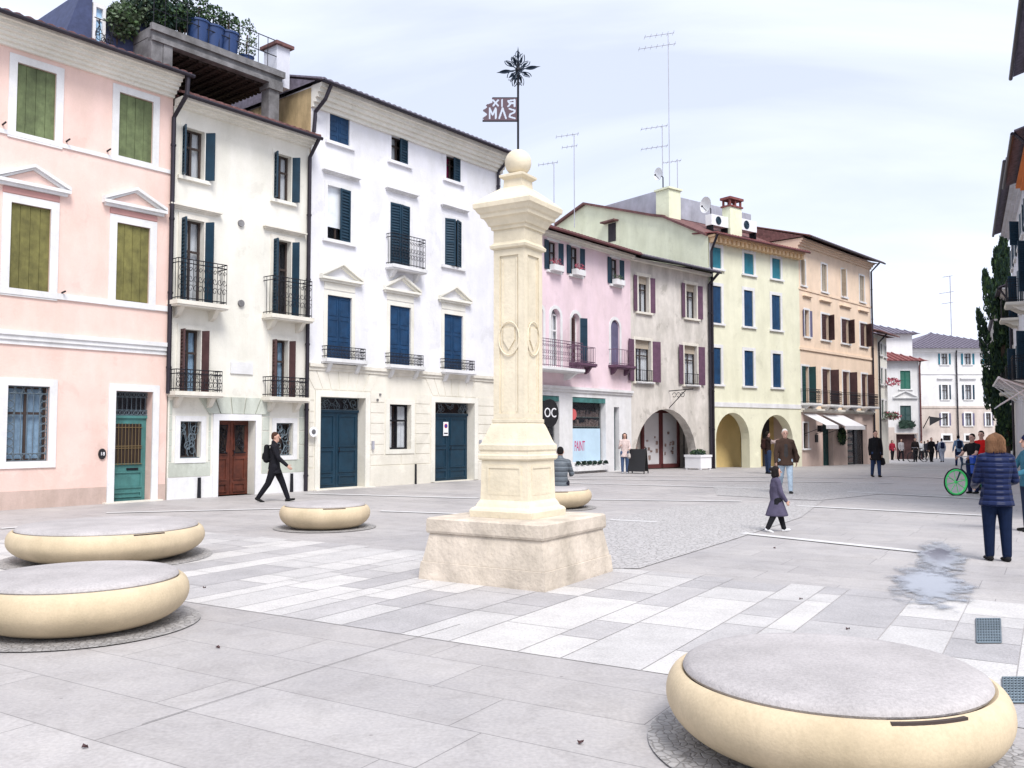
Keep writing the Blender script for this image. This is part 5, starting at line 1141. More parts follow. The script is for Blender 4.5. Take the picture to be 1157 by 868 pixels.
# ------------------------------------------------------------------ round stone benches
def bench(c, Rb, ht, label, slot=-60, sc=1.0, rz_=0):
    o = empty('round_stone_bench', c, rz_, label, 'bench', 'round cast stone benches'); rs = Rb - .085
    pr = [(Rb * .48, -.02), (Rb * .50, .003)]; zc_ = ht * .60
    for k in range(17):
        t = -pi / 2 * .93 + k / 16 * pi / 2 * .93; pr.append((Rb * .47 + Rb * .53 * cos(t) ** .92, zc_ + zc_ * sin(t) * 1.0))
    for k in range(1, 9): t = pi / 2 * k / 8 * .92; pr.append((rs - .0 + (Rb - rs) * cos(t), zc_ + (ht - .042 - zc_) * sin(t)))
    pr += [(rs - .006, ht - .055), (rs - .03, ht - .07)]
    MB().lathe(pr, 96).build('bowl', 'bench', o, smooth=True)
    tp_ = [(rs - .05, ht - .060), (rs - .012, ht - .052), (rs - .004, ht - .036), (rs - .012, ht - .018), (rs - .04, ht - .002), (rs - .13, ht + .008), (rs * .5, ht + .016), (.02, ht + .018)]
    MB().lathe(tp_, 96).build('seat_slab', 'benchtop', o, smooth=True)
    a = radians(slot); t_ = MB(); n = 8; w_ = .20 / Rb
    for k in range(n): 
        a0, a1 = a - w_ + 2 * w_ * k / n, a - w_ + 2 * w_ * (k + 1) / n; r0, r1 = rs - .06, rs + .042
        vs = [(r * cos(t), r * sin(t), z) for z in (ht - .082, ht - .046) for r in (r0, r1) for t in (a0, a1)]
        t_.add(vs, [(0, 1, 3, 2), (4, 5, 7, 6), (0, 1, 5, 4), (2, 3, 7, 6), (0, 2, 6, 4), (1, 3, 7, 5)])
    t_.build('lifting_slot', 'wood', o)
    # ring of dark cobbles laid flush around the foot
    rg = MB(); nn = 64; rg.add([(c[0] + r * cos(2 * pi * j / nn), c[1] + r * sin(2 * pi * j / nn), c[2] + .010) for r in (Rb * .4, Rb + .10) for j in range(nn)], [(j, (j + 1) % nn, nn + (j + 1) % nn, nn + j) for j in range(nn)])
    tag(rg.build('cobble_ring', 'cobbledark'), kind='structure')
    return o
BR = atY(933, 4.66, 0); bench(BR, .84, .42, 'large round stone bench in the right foreground with sun-bleached grey seat', slot=-78)
bench(atY(95, 7.55, 0), .87, .43, 'round stone bench cut by the left edge of the picture, in front', slot=100)
bench(atY(126, 11.5, 0), 1.17, .44, 'widest low round stone bench, behind the front left one', slot=-42)
B3 = atY(368.5, 15.1, 0); bench(B3, .755, .42, 'small round stone bench left of the column near the blue doors', slot=-66)
B4 = atY(622, 19.1, 0); bench(B4, .88, .43, 'round stone bench half hidden behind the column where a person sits', slot=-80)

# ------------------------------------------------------------------ grates, covers, litter
def grate(x0, y0, x1, y1, label, n=9):
    a, b_, c, d_ = G(x0, y1), G(x1, y1), G(x1 - 1, y0), G(x0 - 1, y0); cx = (a + b_ + c + d_) / 4; o = empty('drain_grate', cx, 0, label, 'drain grate')
    P_ = [v - cx + Vector((0, 0, .008)) for v in (a, b_, c, d_)]; f = MB(); f.add(P_, [(0, 1, 2, 3)]); f.build('recess', 'black', o)
    g_ = MB()
    for i in range(n + 1): t = i / n; p, q = P_[0].lerp(P_[3], t), P_[1].lerp(P_[2], t); g_.tube([p + Vector((0, 0, .006)), q + Vector((0, 0, .006))], .007, 4)
    for i in range(n + 1): t = i / n; p, q = P_[0].lerp(P_[1], t), P_[3].lerp(P_[2], t); g_.tube([p + Vector((0, 0, .006)), q + Vector((0, 0, .006))], .007, 4)
    g_.build('grid', 'ironpale', o)
grate(1104, 701, 1131, 728, 'square dark drain grate in the paving behind the right bench'); grate(1134, 768, 1170, 796, 'dark drain grate at the right edge beside the large bench')
for (u, v_, k) in ((246, 733, 'nearest the left bench'), (96, 846, 'near the bottom left corner'), (656, 841, 'below the column in the foreground'), (231, 665, 'right of the left benches'), (875, 620, 'in front of the walking child'), (905, 678, 'behind the large right bench'), (958, 712, 'touching the back of the right bench')):
    p = G(u, v_); b = MB(); a = U(0, 6)
    pts = [(.045 * cos(a + t), .03 * sin(a + t), .012 + .01 * sin(t * 2)) for t in (0, .9, 1.9, 3.1, 4.2, 5.3)]; pts = [(x * .4, y * .4, z) for x, y, z in pts]; b.add(pts + [(x, y, z + .003) for x, y, z in pts], [(0, 1, 2, 3, 4, 5), (6, 7, 8, 9, 10, 11)]); o = b.build('fallen_leaf', 'brownsh', loc=p); tag(o, 'small brown fallen leaf on the paving ' + k, 'leaf', 'fallen leaves')

# ------------------------------------------------------------------ planter, board, racks at the arch
p = G(789, 530.5); o = empty('square_planter', p, atan2(d5.y, d5.x), 'white square planter with low plants in front of the big arch', 'planter')
b = MB(); b.box(-.42, .42, -.42, .42, .06, .62); b.box(-.45, .45, -.45, .45, .56, .66); [b.box(x, x + .1, y, y + .1, 0, .06) for x in (-.4, .3) for y in (-.4, .3)]; b.build('box', 'white2', o)
b = MB(); leafball(b, (0, 0, .74), (.36, .36, .16), 260, .07); b.build('plants', ['leafdark', 'leaf'], o)
p = G(721, 535); o = empty('chalkboard_sign', p, radians(-25), 'black folding chalkboard sign standing beside the woman at the shop', 'signboard')
for sg in (-1, 1):
    b = MB(); T = lambda x, y, z, sg=sg: (x, y + sg * (.28 - z * .25), z); b.box(-.3, .3, -.012, .012, .08, .95, T); b.box(-.34, -.3, -.015, .015, 0, 1.0, T); b.box(.3, .34, -.015, .015, 0, 1.0, T); b.build('board', 'black', o)
p = G(724, 531); p = Gh.world(.95, .75, gzl(Gh, 1, 0)); o = empty('postcard_rack', p, atan2(d5.y, d5.x), 'tall wire rack of cards inside the left side of the big arch', 'display rack')
b = MB(); b.tube([(0, 0, 0), (0, 0, 1.75)], .03, 6); b.lathe([(.25, 0), (.25, .04)], 12); b.build('stand', 'iron', o)
b = MB()
for j in range(6):
    for i in (-1, 0, 1): b.box(i * .17 - .07, i * .17 + .07, -.12, -.10, .45 + j * .21, .60 + j * .21)
b.build('cards', 'goods', o)
# wreath and basket stand at the peach shop
q = Pe.hit(948.4, 493); o = empty('hanging_wreath', Pe.world(q[0], -.15, q[1]), atan2(d7.y, d7.x), 'dark leafy wreath hanging between the two awnings and shop window', 'wreath')
b = MB(); leafball(b, (0, 0, 0), (.42, .15, .48), 260, .12); b.build('foliage', ['leafdark', 'leaf'], o)
# flag on the far white house
q = Fw.hit(1046, 474); o = empty('hanging_flag', Fw.world(q[0], -.02, q[1]), 0, 'dark flag hanging from a pole on the long white house', 'flag')
MB().tube([(-.3, 0, -.9), (-.1, -1.0, .3)], .05, 5).build('pole', 'iron', o); b = MB(); 
for i in range(8): b.quad((-.1 + .22 * i, -1 + .05 * sin(i), .3 - .03 * i), (.12 + .22 * i, -1 + .05 * sin(i + 1), .27 - .03 * i), (.12 + .22 * i, -1 + .05 * sin(i + 1), -.55 + .12 * i), (-.1 + .22 * i, -1 + .05 * sin(i), -.67 + .12 * i))
b.build('cloth', 'black', o)
# round traffic sign
p = G(1115, 512); zc = zat(476, p.y); o = empty('round_traffic_sign', p, 0, 'round traffic sign on a pole seen from behind near the cypress', 'traffic sign')
MB().tube([(0, 0, 0), (0, 0, zc - p.z + .3)], .04, 8).build('pole', 'metalgrey', o); MB().prism([(.32 * cos(2 * pi * k / 24), zc - p.z + .32 * sin(2 * pi * k / 24)) for k in range(24)], 'y', -.06, -.042).build('disc', mat('sign_back_grey', (.10, .11, .13), .5), o)

# ------------------------------------------------------------------ cypress
def cypress(px, Yc, ztop, label):
    c = atY(px, Yc); c.z = gz(Yc); o = empty('cypress_tree', c, 0, label, 'cypress tree'); h = ztop - c.z; b = MB(); random.seed(31)
    MB().tube([(0, 0, 0), (.05, 0, h * .5), (0, 0, h * .9)], [.25, .15, .04], 8).build('trunk', 'bark', o)
    def tuft(x, y, z, L_, r, n, lean=(0, 0)):
        for _ in range(n):
            t = R() ** .8; a = U(0, 2 * pi); rr = r * (1 - t) ** .6 * U(.3, 1.0); p_ = Vector((x + lean[0] * t + rr * cos(a), y + lean[1] * t + rr * sin(a), z + L_ * t)); d_ = Vector((cos(a) * .5 + U(-.3, .3), sin(a) * .5 + U(-.3, .3), 1.6)).normalized() * U(.16, .32); w_ = Vector((U(-1, 1), U(-1, 1), U(-.3, .3))).normalized() * U(.05, .11)
            b.mi = 0 if R() < .65 else 1; b.add([p_ - w_, p_ + w_, p_ + d_], [(0, 1, 2)])
    for k in range(60):
        t = R(); z = .6 + t * h * .80; a = U(0, 2 * pi); env = .55 * (1 - t * .55) * (.6 + .5 * min(1, t * 5)); tuft(env * .55 * cos(a), env * .55 * sin(a), z, U(1.2, 2.6) * (1 - t * .3), env * .62, 420, (cos(a) * .25, sin(a) * .2))
    for (dx_, z, L_, lx) in ((-1.0, h * .36, h * .26, -.75), (-.7, h * .58, h * .2, -.5), (-.9, h * .22, h * .16, -.5), (.7, h * .5, h * .25, .3)): tuft(dx_ * .6, 0, z, L_, .5, 800, (lx, 0))
    b.build('crown', ['leafdark', 'leaf'], o); random.seed(12); return o
cypress(1136, 50, zat(246, 50) , 'tall narrow dark cypress against the right hand houses')

# ------------------------------------------------------------------ café shelter with white arms at the right
c = atY(1150, 33); o = empty('cafe_awning', (c.x, c.y, gz(33)), atan2(dR.y, dR.x), 'white café shelter with folding lattice arms along the right hand houses', 'awning')
zt = zat(455, 33); W = .022; ms = MB()
for k in range(4):
    x = -1 + k * 2.2
    ms.tube([(x, -.9, 0), (x, -.9, zt - .2)], .05, 6)
    ms.tube([(x, .6, zt + .9), (x, -1.6, zt - .1), ], W, 6); ms.tube([(x, .6, zt - .1), (x, -.6, zt + .7)], W, 6); ms.tube([(x, -1.6, zt - .1), (x, -.2, zt + .2), (x, .6, zt + .9)], W, 6); ms.tube([(x, -.6, zt + .35), (x + 1.1, -1.1, zt - .3), (x + 2.2, -.6, zt + .35)], W, 6)
ms.tube([(-1, -1.6, zt - .1), (5.6, -1.6, zt - .1)], .05, 6); ms.tube([(-1, .6, zt + .9), (5.6, .6, zt + .9)], .05, 6); ms.build('frame', 'white2', o)
cl = MB()
for i in range(24): x0, x1 = -1 + 6.6 * i / 24, -1 + 6.6 * (i + 1) / 24; f = lambda x: -.88 + .04 * sin(x * 9); cl.quad((x0, f(x0), .05), (x1, f(x1), .05), (x1, f(x1), zt - .3), (x0, f(x0), zt - .3))
cl.build('side_curtain', mat('pale_blue_canvas', (.50, .60, .74), .8, var=.15), o)
cp = MB(); cp.add([(-1, .62, zt + .92), (5.6, .62, zt + .92), (5.6, -.3, zt + .6), (-1, -.3, zt + .6)], [(0, 1, 2, 3)]); cp.add([(-1, .62, zt + .95), (5.6, .62, zt + .95), (5.6, -.3, zt + .63), (-1, -.3, zt + .63)], [(0, 1, 2, 3)]); cp.build('cloth', 'shade', o)
# ------------------------------------------------------------------ people
def capsule(mb, p0, r0, p1, r1, side=Vector((1, 0, 0)), n=14, e0=1):
    """tapered limb with round ends; r = (side radius, depth radius)"""
    p0, p1 = Vector(p0), Vector(p1); r0 = r0 if isinstance(r0, tuple) else (r0, r0); r1 = r1 if isinstance(r1, tuple) else (r1, r1)
    d = p1 - p0; L_ = max(d.length, 1e-5); d = d / L_; a = (side - d * side.dot(d))
    if a.length < .1: a = d.orthogonal()
    a.normalize(); c = d.cross(a); rings = []
    for k in range(4): t = pi / 2 * k / 4; rings.append((p0 - d * cos(t) * min(r0) * e0, r0[0] * sin(t) + 1e-4, r0[1] * sin(t) + 1e-4))
    for k in range(4): f = k / 3; rings.append((p0.lerp(p1, f), r0[0] + (r1[0] - r0[0]) * f, r0[1] + (r1[1] - r0[1]) * f))
    for k in range(1, 5): t = pi / 2 * k / 4; rings.append((p1 + d * sin(t) * min(r1), r1[0] * cos(t) + 1e-4, r1[1] * cos(t) + 1e-4))
    vs = [p + a * (cos(2 * pi * j / n) * x) + c * (sin(2 * pi * j / n) * y) for p, x, y in rings for j in range(n)]; k = len(rings)
    mb.add(vs, [(i * n + j, i * n + (j + 1) % n, (i + 1) * n + (j + 1) % n, (i + 1) * n + j) for i in range(k - 1) for j in range(n)] + [tuple(range(n))[::-1], tuple(range((k - 1) * n, k * n))])
def fuse(mb, name, m, parent, vox, smooth=4):
    me = bpy.data.meshes.new(name); me.from_pydata(mb.v, [], mb.f)
    bm = bmesh.new(); bm.from_mesh(me); bmesh.ops.recalc_face_normals(bm, faces=bm.faces); bm.to_mesh(me); bm.free()
    o = bpy.data.objects.new(name, me); COL.objects.link(o)
    r = o.modifiers.new('r', 'REMESH'); r.mode = 'VOXEL'; r.voxel_size = vox; r.use_smooth_shade = True
    s = o.modifiers.new('s', 'SMOOTH'); s.factor = .5; s.iterations = smooth
    me2 = bpy.data.meshes.new_from_object(o.evaluated_get(bpy.context.evaluated_depsgraph_get())); bpy.data.objects.remove(o); bpy.data.meshes.remove(me)
    me2.materials.clear(); me2.materials.append(M[m] if isinstance(m, str) else m); me2.polygons.foreach_set('use_smooth', [True] * len(me2.polygons)); me2.name = name
    o = bpy.data.objects.new(name, me2); COL.objects.link(o); o.parent = parent; return o
CLOTH = {}
def cloth(col, quilt=0, rough=.85):
    k = (col, quilt)
    if k in CLOTH: return CLOTH[k]
    m = mat('cloth_%d' % len(CLOTH), col, rough, var=.25, vs=9, bump=.3, bs=25, spec=.15); t = m.node_tree; b = t.nodes['Principled BSDF']
    if quilt:
        c = N('ShaderNodeTexCoord', t); wv = N('ShaderNodeTexWave', t, bands_direction='Z'); wv.inputs['Scale'].default_value = quilt; wv.inputs['Distortion'].default_value = .8; wv.inputs['Detail Scale'].default_value = 2
        t.links.new(c.outputs['Object'], wv.inputs['Vector']); bu = N('ShaderNodeBump', t); bu.inputs['Strength'].default_value = .9; bu.inputs['Distance'].default_value = .012
        t.links.new(wv.outputs['Fac'], bu.inputs['Height']); t.links.new(bu.outputs[0], b.inputs['Normal']); b.inputs['Roughness'].default_value = .42
        rr = N('ShaderNodeValToRGB', t); t.links.new(wv.outputs['Fac'], rr.inputs[0]); rr.color_ramp.elements[0].position = .02; rr.color_ramp.elements[1].position = .12; rr.color_ramp.elements[0].color = (*[min(1, x * 1.7 + .006) for x in col], 1); rr.color_ramp.elements[1].color = (*col, 1); t.links.new(rr.outputs[0], b.inputs['Base Color'])
    CLOTH[k] = m; return m
X_ = Vector((1, 0, 0))
def person(loc, head, H, label, top=(.02, .02, .025), legs=(.02, .025, .04), hair=(.02, .015, .012), shoe=(.015, .015, .015), coat=0, quilt=0, L=(0, 0), R_=(0, 0), aL=(0, 8, 10), aR=(0, 8, 10), turn=0, tilt=0,
           lean=0, sit=False, hairlen=0, bun=False, vox=.010, bulk=1.0, sleeves=None, near=True, tee=False, fat=1.0, inner=None, group=None, hairy=True, female=False, hat=None, hs=1.0):
    """heading = direction (x, y) faced. legs: (swing, knee) degrees; arms: (swing, out, elbow) degrees. local forward is -Y"""
    rz_ = atan2(head[1], head[0]) + pi / 2; root = empty('person', loc, rz_, label, 'person', group)
    def V(x, y, z): return Vector((x * H, y * H, z * H))
    hipz = .515 if not sit else .27
    pel = V(0, 0, hipz); Hh = H * hs
    ln = radians(lean); up = Vector((0, -sin(ln), cos(ln)))
    def tr(x, y, z): return pel + Vector((x * H, 0, 0)) + up * ((z - .515) * H) + Vector((0, cos(ln), sin(ln))) * (y * H)
    waist, chest, upper, neck0 = tr(0, .005, .61), tr(0, .008, .71), tr(0, .008, .785), tr(0, .012, .83)
    hd = tr(0, -.006, .91 + .05 * (hs - 1)); ty = radians(turn); hx = Vector((cos(ty), sin(ty), 0)); hf = Vector((sin(ty), -cos(ty), 0)); tl = radians(tilt); hf2 = hf * cos(tl) - Vector((0, 0, 1)) * sin(tl); hu = hx.cross(hf2) * -1
    if hu.z < 0: hu = -hu
    def hp(x, y, z): return hd + hx * (x * Hh) + hf2 * (y * Hh) + hu * (z * Hh)       # y forwards
    jl = {}
    for sd_, (sw, kn) in ((-1, R_), (1, L)):
        hip = pel + V(.052 * sd_, 0, -.01); a = radians(sw)
        if sit: knee = hip + V(.02 * sd_, -.235, .0); ank = knee + V(0, -.02, -.235)
        else:
            knee = hip + Vector((sd_ * .008, -sin(a), -cos(a))) * .235 * H if False else hip + V(.004 * sd_, -.235 * sin(a), -.235 * cos(a)); a2 = a - radians(kn); ank = knee + V(0, -.232 * sin(a2), -.232 * cos(a2))
        jl[sd_] = (hip, knee, ank, a - radians(kn) if not sit else 0)
    # set the lower foot on the ground
    if not sit:
        low = min(j[2].z for j in jl.values()) - .038 * H; dz = Vector((0, 0, -low))
        pel += dz; waist += dz; chest += dz; upper += dz; neck0 += dz; hd += dz; jl = {k: (a + dz, b + dz, c + dz, d) for k, (a, b, c, d) in jl.items()}
    ja = {}
    for sd_, (sw, ou, el) in ((-1, aR), (1, aL)):
        sh = upper + Vector((sd_ * .098 * H * (.94 if female else 1), 0, -.002 * H)); a, o_, e = radians(sw), radians(ou), radians(el)
        d1 = Vector((sd_ * sin(o_), -sin(a) * cos(o_), -cos(a) * cos(o_))); elb = sh + d1 * .172 * H; d2 = Vector((sd_ * sin(o_) * .4 - sd_ * .25 * sin(e), -sin(a + e), -cos(a + e))).normalized(); wr = elb + d2 * .148 * H; ja[sd_] = (sh, elb, wr, d1, d2)
    # --- body: one continuous skin surface
    b = MB(); capsule(b, pel + V(0, 0, -.01), (.078 * H, .058 * H), waist, (.066 * H, .05 * H)); capsule(b, waist, (.066 * H, .05 * H), chest, (.082 * H, .057 * H)); capsule(b, chest, (.082 * H, .057 * H), upper, (.07 * H, .045 * H)); capsule(b, upper, .034 * H, hd, .031 * H)
    capsule(b, hp(0, .004, -.035), (.031 * Hh, .036 * Hh), hp(0, 0, .018), (.042 * Hh, .05 * Hh)); capsule(b, hp(0, -.006, .0), (.041 * Hh, .050 * Hh), hp(0, -.008, .03), (.040 * Hh, .047 * Hh))
    capsule(b, hp(0, .052, .012), .006 * Hh, hp(0, .062, -.006), .010 * Hh); capsule(b, hp(-.012, .044, -.026), .006 * Hh, hp(.012, .044, -.026), .006 * Hh); capsule(b, hp(0, .038, -.045), .013 * Hh, hp(0, .03, -.045), .016 * Hh)
    for s_ in (-1, 1): capsule(b, hp(s_ * .045, -.004, .008), .009 * Hh, hp(s_ * .044, -.004, -.010), .006 * Hh)
    for sd_ in (-1, 1):
        hip, knee, ank, fa = jl[sd_]; capsule(b, hip, .05 * H, knee, .031 * H); capsule(b, knee, .031 * H, knee.lerp(ank, .3), .033 * H); capsule(b, knee.lerp(ank, .3), .033 * H, ank, .021 * H); capsule(b, ank, .020 * H, ank + V(0, -.02, -.012), .013 * H)
        sh, elb, wr, d1, d2 = ja[sd_]; capsule(b, upper + Vector((sd_ * .05 * H, 0, 0)), .036 * H, sh, .031 * H); capsule(b, sh, .030 * H, elb, .023 * H); capsule(b, elb, .024 * H, wr, .0155 * H)
        # hand: palm, four fingers of unequal length, thumb from the side near the wrist
        inn = Vector((-sd_, 0, 0)); fwd = d2.cross(inn); fwd = (fwd if fwd.y < 0 else -fwd).normalized(); pc = wr + d2 * .045 * H
        capsule(b, wr, (.013 * H, .017 * H), pc, (.010 * H, .023 * H), inn, n=10)
        for k, (of, ln_) in enumerate(((.017, .040), (.006, .046), (-.006, .042), (-.016, .033))):
            f0_ = pc + fwd * of * H; f1_ = f0_ + (d2 + inn * .18).normalized() * ln_ * .55 * H; f2_ = f1_ + (d2 + inn * .9).normalized() * ln_ * .5 * H; r = max(.0052 * H, .0085 if near else .009); capsule(b, f0_, r, f1_, r * .95, n=7); capsule(b, f1_, r * .95, f2_, r * .8, n=7)
        t0 = wr + d2 * .015 * H + fwd * .016 * H; t1 = t0 + (d2 * .6 + fwd * .8).normalized() * .026 * H; t2 = t1 + (d2 + fwd * .2 + inn * .3).normalized() * .022 * H; r = max(.006 * H, .0095); capsule(b, t0, r * 1.2, t1, r, n=7); capsule(b, t1, r, t2, r * .85, n=7)
    body = fuse(b, 'body', 'skin', root, vox if near else vox * 1.3, 3)
    # --- eyes
    e = MB(); 
    for s_ in (-1, 1): p = hp(s_ * .0175, .0465, .0095); e.ball(p, .0058 * Hh, 8, 5)
    e.build('eyes', 'black', root)
    # --- hair
    if hairy:
        h = MB(); capsule(h, hp(0, -.014, .018), (.046 * Hh, .050 * Hh), hp(0, -.012, .033), (.044 * Hh, .050 * Hh)); capsule(h, hp(0, -.030, -.005), (.043 * Hh, .030 * Hh), hp(0, -.026, .03), (.042 * Hh, .035 * Hh))
        if hairlen:
            capsule(h, hp(0, -.030, .01), (.052 * Hh, .035 * Hh), hp(0, -.034, -.035 - hairlen), (.056 * Hh, .030 * Hh))
            for s_ in (-1, 1): capsule(h, hp(s_ * .040, -.01, .03), .020 * Hh, hp(s_ * .046, .0, -.03 - hairlen), .018 * Hh)
        if bun: capsule(h, hp(0, -.075, .035), .020 * Hh, hp(0, -.068, .04), .022 * Hh)
        fuse(h, 'hair', cloth(hair), root, vox * .8, 2)
    if hat: h = MB(); capsule(h, hp(0, -.01, .028), (.049 * Hh, .054 * Hh), hp(0, -.012, .046), (.042 * Hh, .046 * Hh)); capsule(h, hp(0, -.008, .022), (.052 * Hh, .056 * Hh), hp(0, -.008, .026), (.052 * Hh, .056 * Hh)); fuse(h, 'hat', cloth(hat), root, vox * .8, 2)
    # --- trousers
    t = MB(); q = 1.14 * fat; capsule(t, pel + V(0, 0, -.02), (.084 * H * fat, .066 * H * fat), pel + up * .07 * H, (.074 * H, .058 * H))
    for sd_ in (-1, 1):
        hip, knee, ank, fa = jl[sd_]; capsule(t, hip, .053 * H * q, knee, .037 * H * q); capsule(t, knee, .037 * H * q, ank + (knee - ank).normalized() * .012 * H, .028 * H * q)
    fuse(t, 'trousers', cloth(legs), root, vox, 3)
    for sd_ in (-1, 1):
        hip, knee, ank, fa = jl[sd_]; s_ = MB(); pit = -fa * .75; dF = Vector((0, -cos(pit), -sin(pit) if fa < 0 else abs(sin(pit)) * .6)); dU = Vector((0, 0, -1))
        heel = ank + dU * .018 * H - dF * .022 * H; toe = ank + dU * .022 * H + dF * .085 * H; capsule(s_, heel, (.024 * H, .022 * H), toe, (.026 * H, .015 * H)); capsule(s_, ank, .026 * H, heel + dF * .03 * H, .024 * H); fuse(s_, 'shoe', cloth(shoe), root, vox * .8, 2)
    # --- jacket or coat
    j = MB(); bk_ = 1.17 * bulk; hem = -.02 - coat
    low = pel + up * ((.02 if tee else -.01) * H)
    if coat:
        capsule(j, pel + V(0, 0, -coat - .05), ((.104 + .07 * coat) * H * bulk, (.080 + .32 * coat) * H * bulk), pel, (.090 * H * bulk, .070 * H * bulk), e0=.12)
    low = low - up * .045 * H
    capsule(j, low, (.083 * H * bk_, .065 * H * bk_), waist, (.072 * H * bk_, .058 * H * bk_), e0=.12); capsule(j, waist, (.072 * H * bk_, .058 * H * bk_), chest, (.083 * H * bk_, .062 * H * bk_)); capsule(j, chest, (.083 * H * bk_, .062 * H * bk_), upper, (.076 * H * bk_, .048 * H * bk_)); capsule(j, upper, .045 * H, neck0 + up * .012 * H, .040 * H if not tee else .030 * H)
    for sd_ in (-1, 1):
        sh, elb, wr, d1, d2 = ja[sd_]; capsule(j, upper + Vector((sd_ * .05 * H, 0, 0)), .042 * H * bulk, sh, .038 * H * bulk)
        if tee: capsule(j, sh, .038 * H, sh.lerp(elb, .6), .032 * H)
        elif sleeves is None: capsule(j, sh, .036 * H * bulk, elb, .031 * H * bulk); capsule(j, elb, .031 * H * bulk, elb.lerp(wr, .96), .024 * H * bulk)
        else: capsule(j, sh, .036 * H, sh.lerp(elb, .15), .034 * H)
    fuse(j, 'coat' if coat else ('shirt' if tee else 'jacket'), cloth(top, quilt), root, vox, 3)
    if sleeves:
        for sd_ in (-1, 1): sh, elb, wr, d1, d2 = ja[sd_]; j = MB(); capsule(j, sh, .034 * H, elb, .029 * H); capsule(j, elb, .029 * H, elb.lerp(wr, .96), .023 * H); fuse(j, 'sleeve', cloth(sleeves), root, vox, 2)
    root['_'] = 0; del root['_']
    return root, dict(chest=chest, upper=upper, pel=pel, ja=ja, jl=jl, waist=waist, H=H, rz=rz_, loc=Vector(loc))
def wpt(info, p): p = Vector(p); c, s_ = cos(info['rz']), sin(info['rz']); return info['loc'] + Vector((p.x * c - p.y * s_, p.x * s_ + p.y * c, p.z))
def backpack(info, col, label):
    H = info['H']; p = info['chest'] + Vector((0, .062 * H + .07, -.02 * H)); o = empty('backpack', wpt(info, p), info['rz'], label, 'backpack'); b = MB(); capsule(b, (0, 0, -.14), (.13, .08), (0, 0, .15), (.12, .065)); capsule(b, (0, .06, -.10), (.09, .05), (0, .06, -.02), (.085, .04)); fuse(b, 'bag', cloth(col), o, .012, 3)
    s_ = MB()
    for sg in (-1, 1): s_.tube([(sg * .09, -.03, .17), (sg * .10, -.12, .20), (sg * .11, -.22, .08), (sg * .11, -.20, -.08), (sg * .10, -.06, -.15)], .016, 5)
    s_.build('strap', cloth(col), o); return o
def handbag(info, sd_, col, label, size=(.15, .07, .13), drop=.22):
    sh, elb, wr, d1, d2 = info['ja'][sd_]; g_ = wr + d2 * .05 * info['H']; o = empty('handbag', wpt(info, g_ - Vector((0, 0, drop + size[2]))), info['rz'], label, 'bag'); b = MB()
    capsule(b, (0, 0, size[2] * .55), (size[1], size[0]), (0, 0, size[2] * 1.2), (size[1] * .8, size[0] * .85)); fuse(b, 'bag', cloth(col), o, .012, 2)
    MB().tube([(0, -size[0] * .6, size[2] * 1.4), (0, -.03, drop + size[2]), (0, .03, drop + size[2]), (0, size[0] * .6, size[2] * 1.4)], .009, 5).build('strap', cloth(col), o); return o
# the man walking past the cream house
r, i = person(G(310, 567), (1, .12), 1.70, 'person in black hooded jacket striding past the red brown double door', top=(.012, .012, .016), legs=(.010, .010, .014), L=(24, 4), R_=(-20, 14), aL=(-18, 8, 8), aR=(26, 8, 22), hair=(.06, .03, .02), tilt=4, coat=.04); backpack(i, (.01, .01, .012), 'black backpack on the person striding past the cream house')
# seated behind the column
p = atY(633, 19.35); r, i = person((p.x, p.y, .43 - .27 * 1.66 + .085), (.1, 1), 1.66, 'person in grey padded jacket sitting on the bench behind the column', top=(.10, .115, .13), quilt=2.8, legs=(.02, .02, .03), sit=True, aL=(22, 16, 60), aR=(22, 16, 60), hair=(.012, .010, .010), tilt=12, bulk=1.12)
# at the shop
r, i = person(G(706, 535), (-.1, -1), 1.60, 'person in pale pink coat and jeans standing at the narrow shop door', top=(.62, .50, .47), legs=(.07, .11, .20), hair=(.06, .03, .02), shoe=(.4, .4, .42), aL=(10, 12, 70), aR=(10, 12, 100), coat=.06, hairlen=.03, vox=.013, near=False, female=True); handbag(i, 1, (.5, .45, .42), 'pale shoulder bag of the person in pink coat by the shop')
# in front of the second arch
p = G(868, 535.5); r, i = person(p, (.95, .2), 1.66, 'person with dark cap raising both arms in front of the right yellow arch', top=(.03, .018, .015), sleeves=(.42, .33, .30), legs=(.03, .05, .10), hair=(.02, .015, .01), aL=(62, 12, 55), aR=(62, 12, 60), vox=.013, near=False); backpack(i, (.035, .015, .012), 'dark brown backpack on the person with raised arms')
# man in brown jacket
r, i = person(G(888, 557.5), (-.12, -1), 1.74, 'person with short white hair in open brown leather jacket and light jeans', top=(.065, .04, .03), legs=(.45, .56, .66), hair=(.72, .68, .62), shoe=(.03, .03, .03), L=(12, 4), R_=(-14, 22), aL=(-20, 22, 12), aR=(8, 14, 10), coat=.03, bulk=1.15)
b = MB(); H = 1.74; c = i['chest']; b.add([(.10, .07, c.z + .10), (.24, .12, c.z + .04), (.42, .22, c.z - .28), (.36, .16, c.z - .42), (.14, .06, c.z - .42), (.11, .09, c.z - .1)], [(0, 1, 2, 3, 4, 5)]); b.add([(.10, .09, c.z + .10), (.24, .14, c.z + .04), (.42, .24, c.z - .28), (.36, .18, c.z - .42), (.14, .08, c.z - .42), (.11, .11, c.z - .1)], [(0, 1, 2, 3, 4, 5)]); b.build('jacket_tail', cloth((.065, .04, .03)), r)
b = MB(); capsule(b, (-.0, -.115, c.z + .06), (.05, .02), (0, -.115, c.z - .34), (.07, .02)); fuse(b, 'jumper', cloth((.05, .045, .045)), r, .012)
